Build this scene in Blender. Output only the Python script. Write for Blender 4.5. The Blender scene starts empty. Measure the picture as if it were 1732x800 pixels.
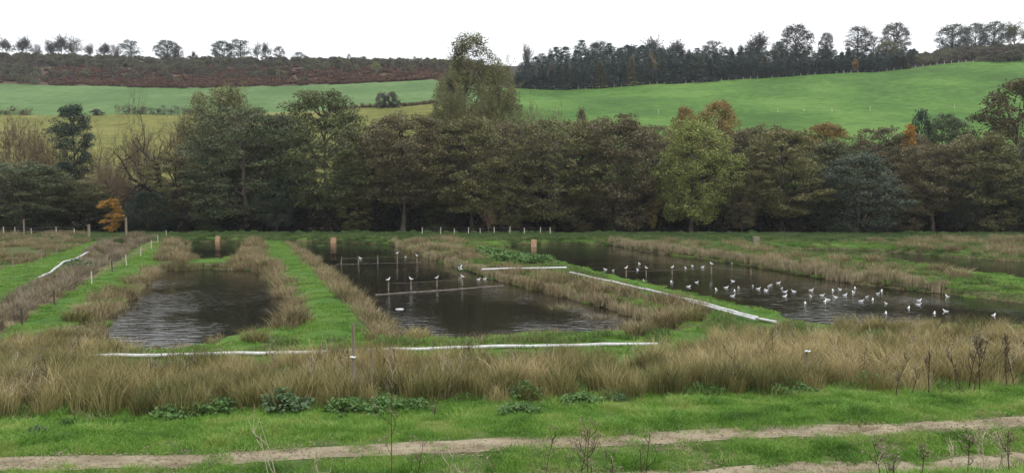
import bpy, math, random
import numpy as np

# ------------------------------------------------------------------ camera, sky, sun, exposure
scene = bpy.context.scene
PITCH = math.radians(3.53)
F = 1330.0                      # focal length in photo pixels (photo is 1732 wide)
CAMZ = 8.0
cam_d = bpy.data.cameras.new("camera")
cam = bpy.data.objects.new("camera", cam_d)
scene.collection.objects.link(cam)
cam.location = (0, 0, CAMZ)
cam.rotation_euler = (math.pi / 2 - PITCH, 0, 0)
cam_d.sensor_width = 36.0
cam_d.lens = 36.0 * F / 1732.0
cam_d.clip_start = 0.1
cam_d.clip_end = 3000
scene.camera = cam

SUN_EL, SUN_AZ = math.radians(58), math.radians(150)
world = bpy.data.worlds.new("World")
scene.world = world
world.use_nodes = True
wn = world.node_tree.nodes; wl = world.node_tree.links
wn.clear()
w_out = wn.new("ShaderNodeOutputWorld"); w_bg = wn.new("ShaderNodeBackground")
w_sky = wn.new("ShaderNodeTexSky"); w_sky.sky_type = 'NISHITA'; w_sky.sun_disc = False
w_sky.sun_elevation = SUN_EL; w_sky.sun_rotation = SUN_AZ
w_sky.air_density = 1.0; w_sky.dust_density = 4.0
w_hs = wn.new("ShaderNodeHueSaturation"); w_hs.inputs['Saturation'].default_value = 0.25
w_mix = wn.new("ShaderNodeMixRGB"); w_mix.inputs[0].default_value = 0.88      # unbroken cloud layer
w_mix.inputs[2].default_value = (9.6, 9.9, 10.2, 1)
wl.new(w_sky.outputs[0], w_hs.inputs['Color']); wl.new(w_hs.outputs[0], w_mix.inputs[1])
wl.new(w_mix.outputs[0], w_bg.inputs['Color'])
w_bg.inputs['Strength'].default_value = 0.1
wl.new(w_bg.outputs[0], w_out.inputs['Surface'])

sun_d = bpy.data.lights.new("sun", 'SUN'); sun = bpy.data.objects.new("sun", sun_d)
scene.collection.objects.link(sun)
sun_d.energy = 1.5; sun_d.angle = math.radians(50); sun_d.color = (1.0, 0.97, 0.92)
sun.rotation_euler = (math.pi / 2 - SUN_EL, 0, math.pi - SUN_AZ)
sun.location = (0, 0, 60)

scene.view_settings.view_transform = 'Standard'
scene.view_settings.look = 'None'
scene.view_settings.gamma = 1.0
scene.view_settings.use_curve_mapping = False
scene.view_settings.exposure = 0.45
cy = scene.cycles
cy.max_bounces = 5; cy.diffuse_bounces = 3; cy.glossy_bounces = 3; cy.transmission_bounces = 3
cy.volume_bounces = 0; cy.transparent_max_bounces = 4
cy.use_denoising = True
cy.caustics_reflective = False; cy.caustics_refractive = False

# ------------------------------------------------------------------ helpers
rng = np.random.default_rng(7)
random.seed(7)
COL = scene.collection
CP, SP = math.cos(PITCH), math.sin(PITCH)


def ray(px, py):
    cx, cyy = (px - 866.0) / F, (400.0 - py) / F
    return np.array([cx, CP + cyy * SP, -SP + cyy * CP])


def U(px, py, z):                # point of the ground plane z seen at a photo pixel
    d = ray(px, py)
    t = (z - CAMZ) / d[2]
    return np.array([d[0] * t, d[1] * t, z])


def at(px, py, Y):               # point at distance Y seen at a photo pixel
    d = ray(px, py)
    t = Y / d[1]
    return np.array([d[0] * t, Y, CAMZ + d[2] * t])


def mesh(name, V, Fs, mats=(), smooth=False, v=None, midx=None):
    """V (n,3); Fs list of face index arrays (tris and / or quads)."""
    V = np.asarray(V, dtype=np.float32)
    me = bpy.data.meshes.new(name)
    me.vertices.add(len(V)); me.vertices.foreach_set("co", V.ravel())
    if not isinstance(Fs, (list, tuple)):
        Fs = [Fs]
    Fs = [np.asarray(f, dtype=np.int32) for f in Fs if len(f)]
    nl = sum(f.size for f in Fs); npol = sum(len(f) for f in Fs)
    me.loops.add(nl); me.polygons.add(npol)
    me.loops.foreach_set("vertex_index", np.concatenate([f.ravel() for f in Fs]))
    tot = np.concatenate([np.full(len(f), f.shape[1], np.int32) for f in Fs])
    st = np.concatenate([[0], np.cumsum(tot)[:-1]]).astype(np.int32)
    me.polygons.foreach_set("loop_start", st)
    me.polygons.foreach_set("loop_total", tot)
    if midx is not None:
        me.polygons.foreach_set("material_index", np.asarray(midx, np.int32))
    me.polygons.foreach_set("use_smooth", np.full(npol, smooth, dtype=bool))
    for m in mats:
        me.materials.append(m)
    if v is not None:
        a = me.attributes.new("v", 'FLOAT', 'FACE')
        a.data.foreach_set("value", np.asarray(v, np.float32))
    me.update(calc_edges=True)
    me.validate()
    return me


def obj(name, me, parent=None, loc=None):
    o = bpy.data.objects.new(name, me)
    COL.objects.link(o)
    if parent is not None:
        o.parent = parent
    if loc is not None:
        o.location = loc
    return o


def tag(o, label=None, cat=None, group=None, kind=None):
    if label: o["label"] = label
    if cat: o["category"] = cat
    if group: o["group"] = group
    if kind: o["kind"] = kind
    return o


def empty(name, loc, label, cat, group=None, rz=0.0, scl=(1, 1, 1)):
    o = bpy.data.objects.new(name, None)
    COL.objects.link(o)
    o.empty_display_size = 0.2
    o.location = loc; o.rotation_euler = (0, 0, rz); o.scale = scl
    return tag(o, label, cat, group)


def in_poly(P, poly):
    x, y = P[:, 0], P[:, 1]
    ins = np.zeros(len(P), bool)
    n = len(poly)
    for i in range(n):
        x1, y1 = poly[i][:2]; x2, y2 = poly[(i + 1) % n][:2]
        c = ((y1 > y) != (y2 > y)) & (x < (x2 - x1) * (y - y1) / (y2 - y1 + 1e-12) + x1)
        ins ^= c
    return ins


def seg_dist(P, poly, closed=True, with_dy=False):
    d = np.full(len(P), 1e9); dyv = np.zeros(len(P))
    n = len(poly)
    for i in range(n if closed else n - 1):
        a = np.array(poly[i][:2]); b = np.array(poly[(i + 1) % n][:2])
        ab = b - a; L = (ab ** 2).sum() + 1e-9
        t = np.clip(((P[:, :2] - a) @ ab) / L, 0, 1)
        q = a + t[:, None] * ab
        e = np.hypot(P[:, 0] - q[:, 0], P[:, 1] - q[:, 1])
        dyv = np.where(e < d, P[:, 1] - q[:, 1], dyv)
        d = np.minimum(d, e)
    return (d, dyv / (d + 1e-6)) if with_dy else d


def vnoise(x, y, s, seed=0):     # smooth value noise, numpy
    xs_, ys_ = np.asarray(x) / s, np.asarray(y) / s
    xi, yi = np.floor(xs_).astype(np.int64), np.floor(ys_).astype(np.int64)
    fx, fy = xs_ - xi, ys_ - yi
    fx = fx * fx * (3 - 2 * fx); fy = fy * fy * (3 - 2 * fy)

    def h(i, j):
        k = (i * 374761393 + j * 668265263 + seed * 1274126177) & 0x7fffffff
        k = ((k ^ (k >> 13)) * 1274126177) & 0x7fffffff
        return ((k ^ (k >> 16)) & 0xffff) / 65535.0
    return (h(xi, yi) * (1 - fx) + h(xi + 1, yi) * fx) * (1 - fy) + (h(xi, yi + 1) * (1 - fx) + h(xi + 1, yi + 1) * fx) * fy


# ------------------------------------------------------------------ materials
def new_mat(name):
    m = bpy.data.materials.new(name); m.use_nodes = True
    n = m.node_tree.nodes; n.clear()
    return m, n, m.node_tree.links


def ramp(n, stops):
    r = n.new("ShaderNodeValToRGB")
    e = r.color_ramp.elements
    while len(e) < len(stops): e.new(0.5)
    for k, (p, c) in enumerate(stops):
        e[k].position = p; e[k].color = (*c, 1)
    return r


def leaf_mat(name, cols, trans=0.22, nscale=0.35, namp=0.5, rough=0.5, spec=0.3, objamp=0.25, vamp=1.0):
    """per-leaf random (attribute v) + soft world noise + per-plant random -> colour ramp"""
    m, n, l = new_mat(name)
    out = n.new("ShaderNodeOutputMaterial")
    at_ = n.new("ShaderNodeAttribute"); at_.attribute_name = "v"
    geo = n.new("ShaderNodeNewGeometry")
    no = n.new("ShaderNodeTexNoise"); no.inputs['Scale'].default_value = nscale; no.inputs['Detail'].default_value = 2
    l.new(geo.outputs['Position'], no.inputs['Vector'])
    oi = n.new("ShaderNodeObjectInfo")
    a = n.new("ShaderNodeMath"); a.operation = 'MULTIPLY'; a.inputs[1].default_value = vamp * (1 - 0.5 * namp)
    l.new(at_.outputs['Fac'], a.inputs[0])
    b = n.new("ShaderNodeMath"); b.operation = 'MULTIPLY_ADD'; b.inputs[1].default_value = 2.2 * namp; b.inputs[2].default_value = -0.85 * namp + 0.5 * (1 - vamp)
    l.new(no.outputs['Fac'], b.inputs[0])
    c = n.new("ShaderNodeMath"); c.operation = 'ADD'; l.new(a.outputs[0], c.inputs[0]); l.new(b.outputs[0], c.inputs[1])
    d = n.new("ShaderNodeMath"); d.operation = 'MULTIPLY_ADD'; d.inputs[1].default_value = objamp; l.new(oi.outputs['Random'], d.inputs[0])
    e = n.new("ShaderNodeMath"); e.operation = 'SUBTRACT'; e.inputs[1].default_value = objamp * 0.5
    l.new(c.outputs[0], d.inputs[2]); l.new(d.outputs[0], e.inputs[0])
    k = len(cols)
    r = ramp(n, [(i / (k - 1), c_) for i, c_ in enumerate(cols)])
    l.new(e.outputs[0], r.inputs[0])
    p = n.new("ShaderNodeBsdfPrincipled")
    p.inputs['Roughness'].default_value = rough; p.inputs['Specular IOR Level'].default_value = spec
    l.new(r.outputs[0], p.inputs['Base Color'])
    if trans > 0:
        t = n.new("ShaderNodeBsdfTranslucent"); l.new(r.outputs[0], t.inputs['Color'])
        mx = n.new("ShaderNodeMixShader"); mx.inputs[0].default_value = trans
        l.new(p.outputs[0], mx.inputs[1]); l.new(t.outputs[0], mx.inputs[2])
        l.new(mx.outputs[0], out.inputs['Surface'])
    else:
        l.new(p.outputs[0], out.inputs['Surface'])
    return m


def rough_mat(name, cols, scale=3.0, detail=6, rough=0.85, spec=0.2, bump=0.3, bscale=None, stretch=(1, 1, 1), coords='Object', bdist=0.02):
    m, n, l = new_mat(name)
    out = n.new("ShaderNodeOutputMaterial")
    tc = n.new("ShaderNodeTexCoord"); mp = n.new("ShaderNodeMapping"); mp.inputs['Scale'].default_value = stretch
    l.new(tc.outputs[coords], mp.inputs[0])
    no = n.new("ShaderNodeTexNoise"); no.inputs['Scale'].default_value = scale; no.inputs['Detail'].default_value = detail
    no.inputs['Roughness'].default_value = 0.65
    l.new(mp.outputs[0], no.inputs['Vector'])
    k = len(cols)
    r = ramp(n, [(0.3 + 0.4 * i / (k - 1), c_) for i, c_ in enumerate(cols)])
    l.new(no.outputs['Fac'], r.inputs[0])
    p = n.new("ShaderNodeBsdfPrincipled"); p.inputs['Roughness'].default_value = rough; p.inputs['Specular IOR Level'].default_value = spec
    l.new(r.outputs[0], p.inputs['Base Color'])
    if bump:
        b2 = n.new("ShaderNodeTexNoise"); b2.inputs['Scale'].default_value = bscale or scale * 3; b2.inputs['Detail'].default_value = 4
        l.new(mp.outputs[0], b2.inputs['Vector'])
        bm = n.new("ShaderNodeBump"); bm.inputs['Strength'].default_value = bump; bm.inputs['Distance'].default_value = bdist
        l.new(b2.outputs['Fac'], bm.inputs['Height']); l.new(bm.outputs[0], p.inputs['Normal'])
    l.new(p.outputs[0], out.inputs['Surface'])
    return m


def field_mat(name, c_dark, c_mid, c_light, worn, s1=0.02, s2=0.25):
    """pasture: broad patches, fine grass mottling and faint cross-slope terracettes"""
    m, n, l = new_mat(name)
    out = n.new("ShaderNodeOutputMaterial"); geo = n.new("ShaderNodeNewGeometry")
    n1 = n.new("ShaderNodeTexNoise"); n1.inputs['Scale'].default_value = s1; n1.inputs['Detail'].default_value = 5
    n2 = n.new("ShaderNodeTexNoise"); n2.inputs['Scale'].default_value = s2; n2.inputs['Detail'].default_value = 8; n2.inputs['Roughness'].default_value = 0.7
    mp = n.new("ShaderNodeMapping"); mp.inputs['Scale'].default_value = (0.06, 0.35, 0.35)
    n3 = n.new("ShaderNodeTexNoise"); n3.inputs['Scale'].default_value = 1.0; n3.inputs['Detail'].default_value = 6
    l.new(geo.outputs['Position'], n1.inputs['Vector']); l.new(geo.outputs['Position'], n2.inputs['Vector'])
    l.new(geo.outputs['Position'], mp.inputs[0]); l.new(mp.outputs[0], n3.inputs['Vector'])
    a = n.new("ShaderNodeMath"); a.operation = 'ADD'; l.new(n1.outputs['Fac'], a.inputs[0]); l.new(n2.outputs['Fac'], a.inputs[1])
    h = n.new("ShaderNodeMath"); h.operation = 'MULTIPLY'; h.inputs[1].default_value = 0.5; l.new(a.outputs[0], h.inputs[0])
    r = ramp(n, [(0.42, c_dark), (0.5, c_mid), (0.58, c_light)])
    l.new(h.outputs[0], r.inputs[0])
    r3 = ramp(n, [(0.6, (0, 0, 0)), (0.74, (1, 1, 1))]); l.new(n3.outputs['Fac'], r3.inputs[0])
    mx = n.new("ShaderNodeMixRGB"); l.new(r3.outputs[0], mx.inputs[0]); l.new(r.outputs[0], mx.inputs[1]); mx.inputs[2].default_value = (*worn, 1)
    p = n.new("ShaderNodeBsdfPrincipled"); p.inputs['Roughness'].default_value = 0.9; p.inputs['Specular IOR Level'].default_value = 0.1
    l.new(mx.outputs[0], p.inputs['Base Color'])
    bm = n.new("ShaderNodeBump"); bm.inputs['Strength'].default_value = 0.6; bm.inputs['Distance'].default_value = 0.5
    l.new(n2.outputs['Fac'], bm.inputs['Height']); l.new(bm.outputs[0], p.inputs['Normal'])
    l.new(p.outputs[0], out.inputs['Surface'])
    return m


def ground_mat():
    """valley floor: grass, brown litter and mud by the vertex attribute 'dry'"""
    m, n, l = new_mat("ground_turf")
    out = n.new("ShaderNodeOutputMaterial"); geo = n.new("ShaderNodeNewGeometry")
    at_ = n.new("ShaderNodeAttribute"); at_.attribute_name = "dry"
    n1 = n.new("ShaderNodeTexNoise"); n1.inputs['Scale'].default_value = 0.6; n1.inputs['Detail'].default_value = 8; n1.inputs['Roughness'].default_value = 0.7
    n2 = n.new("ShaderNodeTexNoise"); n2.inputs['Scale'].default_value = 4; n2.inputs['Detail'].default_value = 8
    for q in (n1, n2): l.new(geo.outputs['Position'], q.inputs['Vector'])
    g = ramp(n, [(0.35, (0.035, 0.075, 0.014)), (0.5, (0.065, 0.135, 0.024)), (0.65, (0.10, 0.17, 0.035))]); l.new(n1.outputs['Fac'], g.inputs[0])
    d = ramp(n, [(0.35, (0.035, 0.028, 0.017)), (0.5, (0.085, 0.068, 0.038)), (0.68, (0.16, 0.13, 0.075))]); l.new(n2.outputs['Fac'], d.inputs[0])
    s = n.new("ShaderNodeMath"); s.operation = 'MULTIPLY_ADD'; s.inputs[1].default_value = 0.8; s.inputs[2].default_value = -0.4
    l.new(n1.outputs['Fac'], s.inputs[0])
    ad = n.new("ShaderNodeMath"); ad.operation = 'ADD'; ad.use_clamp = True
    l.new(at_.outputs['Fac'], ad.inputs[0]); l.new(s.outputs[0], ad.inputs[1])
    mx = n.new("ShaderNodeMixRGB"); l.new(ad.outputs[0], mx.inputs[0]); l.new(g.outputs[0], mx.inputs[1]); l.new(d.outputs[0], mx.inputs[2])
    p = n.new("ShaderNodeBsdfPrincipled"); p.inputs['Roughness'].default_value = 0.9; p.inputs['Specular IOR Level'].default_value = 0.1
    l.new(mx.outputs[0], p.inputs['Base Color'])
    bm = n.new("ShaderNodeBump"); bm.inputs['Strength'].default_value = 0.8; bm.inputs['Distance'].default_value = 0.08
    l.new(n2.outputs['Fac'], bm.inputs['Height']); l.new(bm.outputs[0], p.inputs['Normal'])
    l.new(p.outputs[0], out.inputs['Surface'])
    return m


def water_mat():
    m, n, l = new_mat("pond_water")
    out = n.new("ShaderNodeOutputMaterial"); geo = n.new("ShaderNodeNewGeometry")
    mp = n.new("ShaderNodeMapping"); mp.inputs['Scale'].default_value = (0.6, 1.5, 1)
    l.new(geo.outputs['Position'], mp.inputs[0])
    n1 = n.new("ShaderNodeTexNoise"); n1.inputs['Scale'].default_value = 1.5; n1.inputs['Detail'].default_value = 3; n1.inputs['Roughness'].default_value = 0.5
    l.new(mp.outputs[0], n1.inputs['Vector'])
    gust = n.new("ShaderNodeTexNoise"); gust.inputs['Scale'].default_value = 0.11; gust.inputs['Detail'].default_value = 3
    l.new(geo.outputs['Position'], gust.inputs['Vector'])
    gr = ramp(n, [(0.36, (0.2, 0.2, 0.2)), (0.58, (1, 1, 1))]); l.new(gust.outputs['Fac'], gr.inputs[0])
    mu = n.new("ShaderNodeMath"); mu.operation = 'MULTIPLY'; l.new(n1.outputs['Fac'], mu.inputs[0]); l.new(gr.outputs[0], mu.inputs[1])
    bm = n.new("ShaderNodeBump"); bm.inputs['Strength'].default_value = 1.0; bm.inputs['Distance'].default_value = 0.038
    l.new(mu.outputs[0], bm.inputs['Height'])
    p = n.new("ShaderNodeBsdfPrincipled")
    p.inputs['Base Color'].default_value = (0.012, 0.011, 0.008, 1); p.inputs['Roughness'].default_value = 0.03
    p.inputs['IOR'].default_value = 1.33
    l.new(bm.outputs[0], p.inputs['Normal'])
    l.new(p.outputs[0], out.inputs['Surface'])
    return m


M = {}
M['ground'] = ground_mat()
M['water'] = water_mat()
M['field_right'] = field_mat("pasture_green", (0.045, 0.10, 0.018), (0.07, 0.15, 0.026), (0.105, 0.19, 0.04), (0.038, 0.075, 0.018))
M['field_upper'] = field_mat("pasture_pale", (0.07, 0.125, 0.04), (0.09, 0.155, 0.052), (0.12, 0.19, 0.07), (0.06, 0.1, 0.036))
M['field_lower'] = field_mat("meadow_straw", (0.11, 0.12, 0.03), (0.155, 0.155, 0.04), (0.2, 0.19, 0.06), (0.09, 0.1, 0.03))
M['heath'] = field_mat("heath_floor", (0.05, 0.05, 0.03), (0.085, 0.06, 0.04), (0.12, 0.07, 0.05), (0.05, 0.055, 0.03), 0.03, 0.15)
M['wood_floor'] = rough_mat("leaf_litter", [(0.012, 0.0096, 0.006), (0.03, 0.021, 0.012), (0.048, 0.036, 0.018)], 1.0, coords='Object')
M['dirt'] = rough_mat("track_dirt", [(0.1455, 0.1179, 0.0816), (0.2619, 0.2197, 0.153), (0.3492, 0.3054, 0.2142)], 2.2, 10, 0.95, 0.1, 0.9, 9, (0.45, 1.3, 1), bdist=0.06)
M['bark'] = rough_mat("bark_grey_brown", [(0.0448, 0.0358, 0.0279), (0.0846, 0.0696, 0.0547), (0.1392, 0.1193, 0.0895)], 3, 6, 0.9, 0.1, 0.6, 12, (1, 1, .3))
M['bark_dark'] = rough_mat("bark_dark", [(0.03, 0.025, 0.02), (0.055, 0.045, 0.035)], 3, 6, 0.9, 0.1, 0.5, 12)
M['bark_pale'] = rough_mat("bark_pale", [(0.2, 0.18, 0.15), (0.35, 0.32, 0.27)], 3, 6, 0.9, 0.1, 0.4, 12)
M['twig_brown'] = rough_mat("twigs_brown", [(0.13, 0.095, 0.06), (0.2, 0.15, 0.095)], 2, 4, 0.9, 0.1, 0)
M['twig_olive'] = rough_mat("twigs_olive", [(0.11, 0.10, 0.05), (0.17, 0.155, 0.075)], 2, 4, 0.9, 0.1, 0)
M['twig_grey'] = rough_mat("twigs_grey", [(0.085, 0.0765, 0.0723), (0.1445, 0.1275, 0.1232)], 2, 4, 0.9, 0.1, 0)
M['post_wood'] = rough_mat("weathered_post", [(0.13, 0.10, 0.07), (0.24, 0.2, 0.15), (0.32, 0.28, 0.22)], 6, 6, 0.9, 0.1, 0.4, 25, (1, 1, .25))
M['post_dark'] = rough_mat("dark_post", [(0.05, 0.042, 0.032), (0.11, 0.09, 0.07)], 6, 6, 0.9, 0.1, 0.4, 25, (1, 1, .25))
M['post_pale'] = rough_mat("pale_post", [(0.42, 0.39, 0.32), (0.6, 0.57, 0.5)], 6, 6, 0.85, 0.15, 0.3, 25, (1, 1, .25))
M['new_wood'] = rough_mat("orange_board", [(0.342, 0.1995, 0.115), (0.475, 0.3045, 0.1955), (0.551, 0.378, 0.2645)], 3, 6, 0.85, 0.15, 0.3, 20, (1, 1, .2))
M['pipe'] = rough_mat("white_pipe", [(0.3643, 0.3562, 0.34), (0.5343, 0.5343, 0.5343), (0.6072, 0.6072, 0.6153)], 1.5, 6, 0.5, 0.4, 0.1, 8)
M['pipe_end'] = rough_mat("pipe_mouth_shade", [(0.02, 0.02, 0.02), (0.05, 0.05, 0.05)], 4, 2, 0.9, 0.1, 0)  # near-black colour that paints the shade inside the white pipes
M['mud'] = rough_mat("wet_mud", [(0.042, 0.035, 0.028), (0.091, 0.077, 0.0595), (0.14, 0.119, 0.098)], 3, 6, 0.6, 0.4, 0.5, 10)
M['gull_white'] = rough_mat("gull_white", [(0.78, 0.78, 0.77), (0.85, 0.85, 0.85)], 8, 2, 0.8, 0.1, 0)
M['gull_grey'] = rough_mat("gull_grey", [(0.42, 0.44, 0.47), (0.5, 0.52, 0.55)], 8, 2, 0.8, 0.1, 0)
M['gull_black'] = rough_mat("gull_black", [(0.02, 0.02, 0.02), (0.04, 0.04, 0.04)], 8, 2, 0.8, 0.1, 0)
M['gull_bill'] = rough_mat("gull_bill", [(0.25, 0.05, 0.03), (0.3, 0.08, 0.04)], 8, 2, 0.6, 0.2, 0)
M['wire'] = rough_mat("wire", [(0.2, 0.2, 0.2), (0.3, 0.3, 0.3)], 4, 2, 0.5, 0.4, 0)
M['insulator'] = rough_mat("insulator_white", [(0.7, 0.73, 0.78), (0.8, 0.82, 0.85)], 6, 2, 0.4, 0.4, 0)

# foliage colours (dark .. light leaves)
M['l_dkgreen'] = leaf_mat("leaves_dark_green", [(0.0459, 0.063, 0.0298), (0.0877, 0.1083, 0.0493), (0.1462, 0.166, 0.079)], vamp=0.6)
M['l_green'] = leaf_mat("leaves_green", [(0.05, 0.0631, 0.0257), (0.0915, 0.1122, 0.0428), (0.158, 0.1753, 0.0713)], vamp=0.6)
M['l_browngreen'] = leaf_mat("leaves_brown_green", [(0.0779, 0.0809, 0.035), (0.1519, 0.1462, 0.0597), (0.2433, 0.2215, 0.0911)], vamp=0.6)
M['l_brown'] = leaf_mat("leaves_brown", [(0.0725, 0.0634, 0.0321), (0.1368, 0.1159, 0.0578), (0.2091, 0.1811, 0.0931)], vamp=0.6)
M['l_rust'] = leaf_mat("leaves_rust", [(0.0464, 0.034, 0.015), (0.0862, 0.0678, 0.028), (0.126, 0.1114, 0.04)], vamp=0.6)
M['l_lime'] = leaf_mat("leaves_lime", [(0.0944, 0.1201, 0.0343), (0.1973, 0.2317, 0.0618), (0.326, 0.3518, 0.103)], vamp=0.6)
M['l_olive'] = leaf_mat("leaves_olive", [(0.0825, 0.0825, 0.0344), (0.1512, 0.1512, 0.0619), (0.2269, 0.22, 0.0963)], vamp=0.6)
M['l_greygreen'] = leaf_mat("leaves_grey_green", [(0.0484, 0.0635, 0.0414), (0.0828, 0.1034, 0.069), (0.131, 0.1588, 0.1076)], vamp=0.6)
M['l_ochre'] = leaf_mat("leaves_ochre", [(0.1265, 0.0862, 0.0287), (0.2185, 0.1495, 0.046), (0.3105, 0.2185, 0.069)], vamp=0.6)
M['l_orange'] = leaf_mat("leaves_orange", [(0.2099, 0.102, 0.024), (0.3876, 0.2125, 0.036), (0.4845, 0.306, 0.072)])
M['l_pine'] = leaf_mat("needles_pine", [(0.016, 0.032, 0.022), (0.032, 0.056, 0.036), (0.05, 0.08, 0.05)], 0.1, vamp=0.6)
M['l_spruce'] = leaf_mat("needles_spruce", [(0.0406, 0.0624, 0.0499), (0.0655, 0.0936, 0.0749), (0.103, 0.1342, 0.103)], 0.1, 0.08, 0.3, vamp=0.6)
M['l_holly'] = leaf_mat("leaves_holly", [(0.012, 0.022, 0.014), (0.022, 0.038, 0.02), (0.04, 0.06, 0.035)], 0.1, vamp=0.6)
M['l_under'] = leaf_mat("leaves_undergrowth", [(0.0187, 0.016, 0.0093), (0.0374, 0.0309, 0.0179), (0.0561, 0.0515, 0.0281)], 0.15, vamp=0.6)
M['l_far_grey'] = leaf_mat("leaves_far_grey_brown", [(0.06, 0.055, 0.045), (0.10, 0.09, 0.07), (0.14, 0.125, 0.095)])
M['l_far_dark'] = leaf_mat("leaves_far_dark_brown", [(0.035, 0.03, 0.025), (0.06, 0.05, 0.04), (0.09, 0.075, 0.06)])
M['l_heath'] = leaf_mat("leaves_heath_scrub", [(0.09, 0.06, 0.0504), (0.072, 0.072, 0.042), (0.12, 0.09, 0.06), (0.102, 0.114, 0.054), (0.156, 0.15, 0.078)], 0.2, 0.03, 0.6, objamp=0.9)
M['l_bracken'] = leaf_mat("fronds_bracken", [(0.0808, 0.0368, 0.0231), (0.133, 0.0651, 0.0368), (0.19, 0.1103, 0.063)], 0.2, 0.05, 0.5)
M['l_nettle'] = leaf_mat("leaves_nettle", [(0.0605, 0.1155, 0.033), (0.099, 0.187, 0.0495), (0.154, 0.253, 0.077)], 0.25, 1.0, 0.3)
M['l_nettle_blue'] = leaf_mat("leaves_nettle_blue", [(0.0675, 0.1148, 0.054), (0.1215, 0.1958, 0.0878), (0.189, 0.27, 0.135)], 0.25, 1.0, 0.3)

M['g_near'] = leaf_mat("grass_lush", [(0.0688, 0.1471, 0.0213), (0.1238, 0.2609, 0.035), (0.1925, 0.3478, 0.0562), (0.3025, 0.3611, 0.1)], 0.35, 0.8, 0.95, 0.5, 0.3)
M['g_path'] = leaf_mat("grass_path", [(0.0712, 0.1552, 0.0211), (0.1164, 0.2457, 0.0328), (0.1811, 0.3234, 0.0585), (0.2587, 0.3104, 0.082)], 0.3, 0.3, 0.6)
M['g_bank'] = leaf_mat("grass_bank", [(0.0575, 0.1035, 0.023), (0.0978, 0.1725, 0.0345), (0.161, 0.207, 0.0633), (0.253, 0.23, 0.1035)], 0.3, 0.25, 0.7)
M['g_far'] = leaf_mat("grass_far_bank", [(0.035, 0.07, 0.018), (0.06, 0.11, 0.027), (0.09, 0.145, 0.04), (0.15, 0.16, 0.07)], 0.3, 0.25, 0.7)
M['rush'] = leaf_mat("rush_stems", [(0.0883, 0.0876, 0.0297), (0.1914, 0.1633, 0.0579), (0.3459, 0.2796, 0.124), (0.53, 0.4384, 0.2394)], 0.32, 0.5, 0.75, 0.55, 0.2, 0.85)
M['rush_olive'] = leaf_mat("rush_stems_olive", [(0.0594, 0.0743, 0.0238), (0.1263, 0.1263, 0.0401), (0.2451, 0.2154, 0.0817), (0.4158, 0.3416, 0.1633)], 0.2, 0.35, 0.5, 0.55, 0.3, 0.5)
M['bankrush'] = leaf_mat("bank_dry_grass", [(0.0728, 0.0692, 0.028), (0.168, 0.1327, 0.065), (0.28, 0.225, 0.1232), (0.4032, 0.3403, 0.2016)], 0.2, 0.2, 0.55, 0.6, 0.2, 0.45)
M['pinkherb'] = leaf_mat("dead_herbs", [(0.092, 0.07, 0.0451), (0.1656, 0.1299, 0.0902), (0.2576, 0.2099, 0.149), (0.3496, 0.3099, 0.2256)], 0.15, 0.2, 0.55, 0.7, 0.15, 0.4)
M['reed'] = leaf_mat("reed_stubble", [(0.168, 0.1344, 0.0784), (0.3136, 0.2576, 0.1568), (0.448, 0.3808, 0.2464)], 0.15, 0.4, 0.4, 0.7, 0.15, 0.3)
M['deadstem'] = rough_mat("dead_stem", [(0.054, 0.0351, 0.0243), (0.108, 0.0756, 0.054)], 5, 4, 0.9, 0.1, 0)
M['palestem'] = rough_mat("pale_dead_stem", [(0.36, 0.3, 0.216), (0.552, 0.48, 0.36)], 5, 4, 0.9, 0.1, 0)
M['string'] = rough_mat("string", [(0.25, 0.24, 0.22), (0.35, 0.34, 0.32)], 4, 2, 0.8, 0.1, 0)

# ------------------------------------------------------------------ terrain
PONDS_PX = {
    'A': [(150, 572), (172, 578), (215, 590), (270, 594), (335, 590), (395, 577), (455, 566), (505, 548), (492, 505), (462, 473), (435, 458), (372, 455.5), (345, 455.5), (268, 458), (222, 495), (178, 540)],
    'A2': [(305, 441), (345, 443), (372, 443), (412, 437), (420, 418), (408, 409), (320, 409), (308, 422)],
    'B': [(478, 409), (520, 436), (560, 468), (606, 510), (648, 566), (720, 573), (800, 574), (880, 567), (965, 566), (1085, 560), (1120, 551), (1040, 524), (950, 500), (852, 477), (770, 451), (692, 425), (660, 414), (600, 410.5)],
    'C': [(838, 424), (872, 413.5), (940, 413), (1035, 415), (1090, 425), (1250, 447), (1450, 481), (1600, 497), (1760, 517), (1960, 535), (1960, 560), (1740, 551), (1560, 552), (1440, 556), (1345, 548), (1240, 522), (1100, 488), (985, 459), (905, 441)],
    'D': [(1262, 422), (1400, 421.5), (1490, 424), (1580, 433), (1732, 443), (1960, 455), (1960, 505), (1732, 480), (1600, 462), (1480, 444), (1300, 429)],
}
PONDS = {k: [U(px, py, 0.0)[:2] for px, py in v] for k, v in PONDS_PX.items()}

HC_PX = np.array([-900, -300, 0, 300, 560, 730, 860, 960, 1140, 1300, 1500, 1600, 1690, 2000, 2700], float)
HC = {200: [290, 288, 286, 286, 286, 285, 275, 268, 265, 262, 260, 259, 258, 255, 250],
      290: [197, 196, 195, 194, 187, 177, 188, 194, 193, 192, 189, 187, 184, 178, 170],
      400: [140, 140, 142, 150, 144, 136, 150, 153, 142, 132, 120, 108, 101, 88, 80],
      520: [97, 97, 97, 106, 106, 110, 112, 114, 110, 106, 98, 92, 86, 76, 70]}
HY = np.array([126, 150, 200, 290, 400, 520, 640, 900.])


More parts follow.
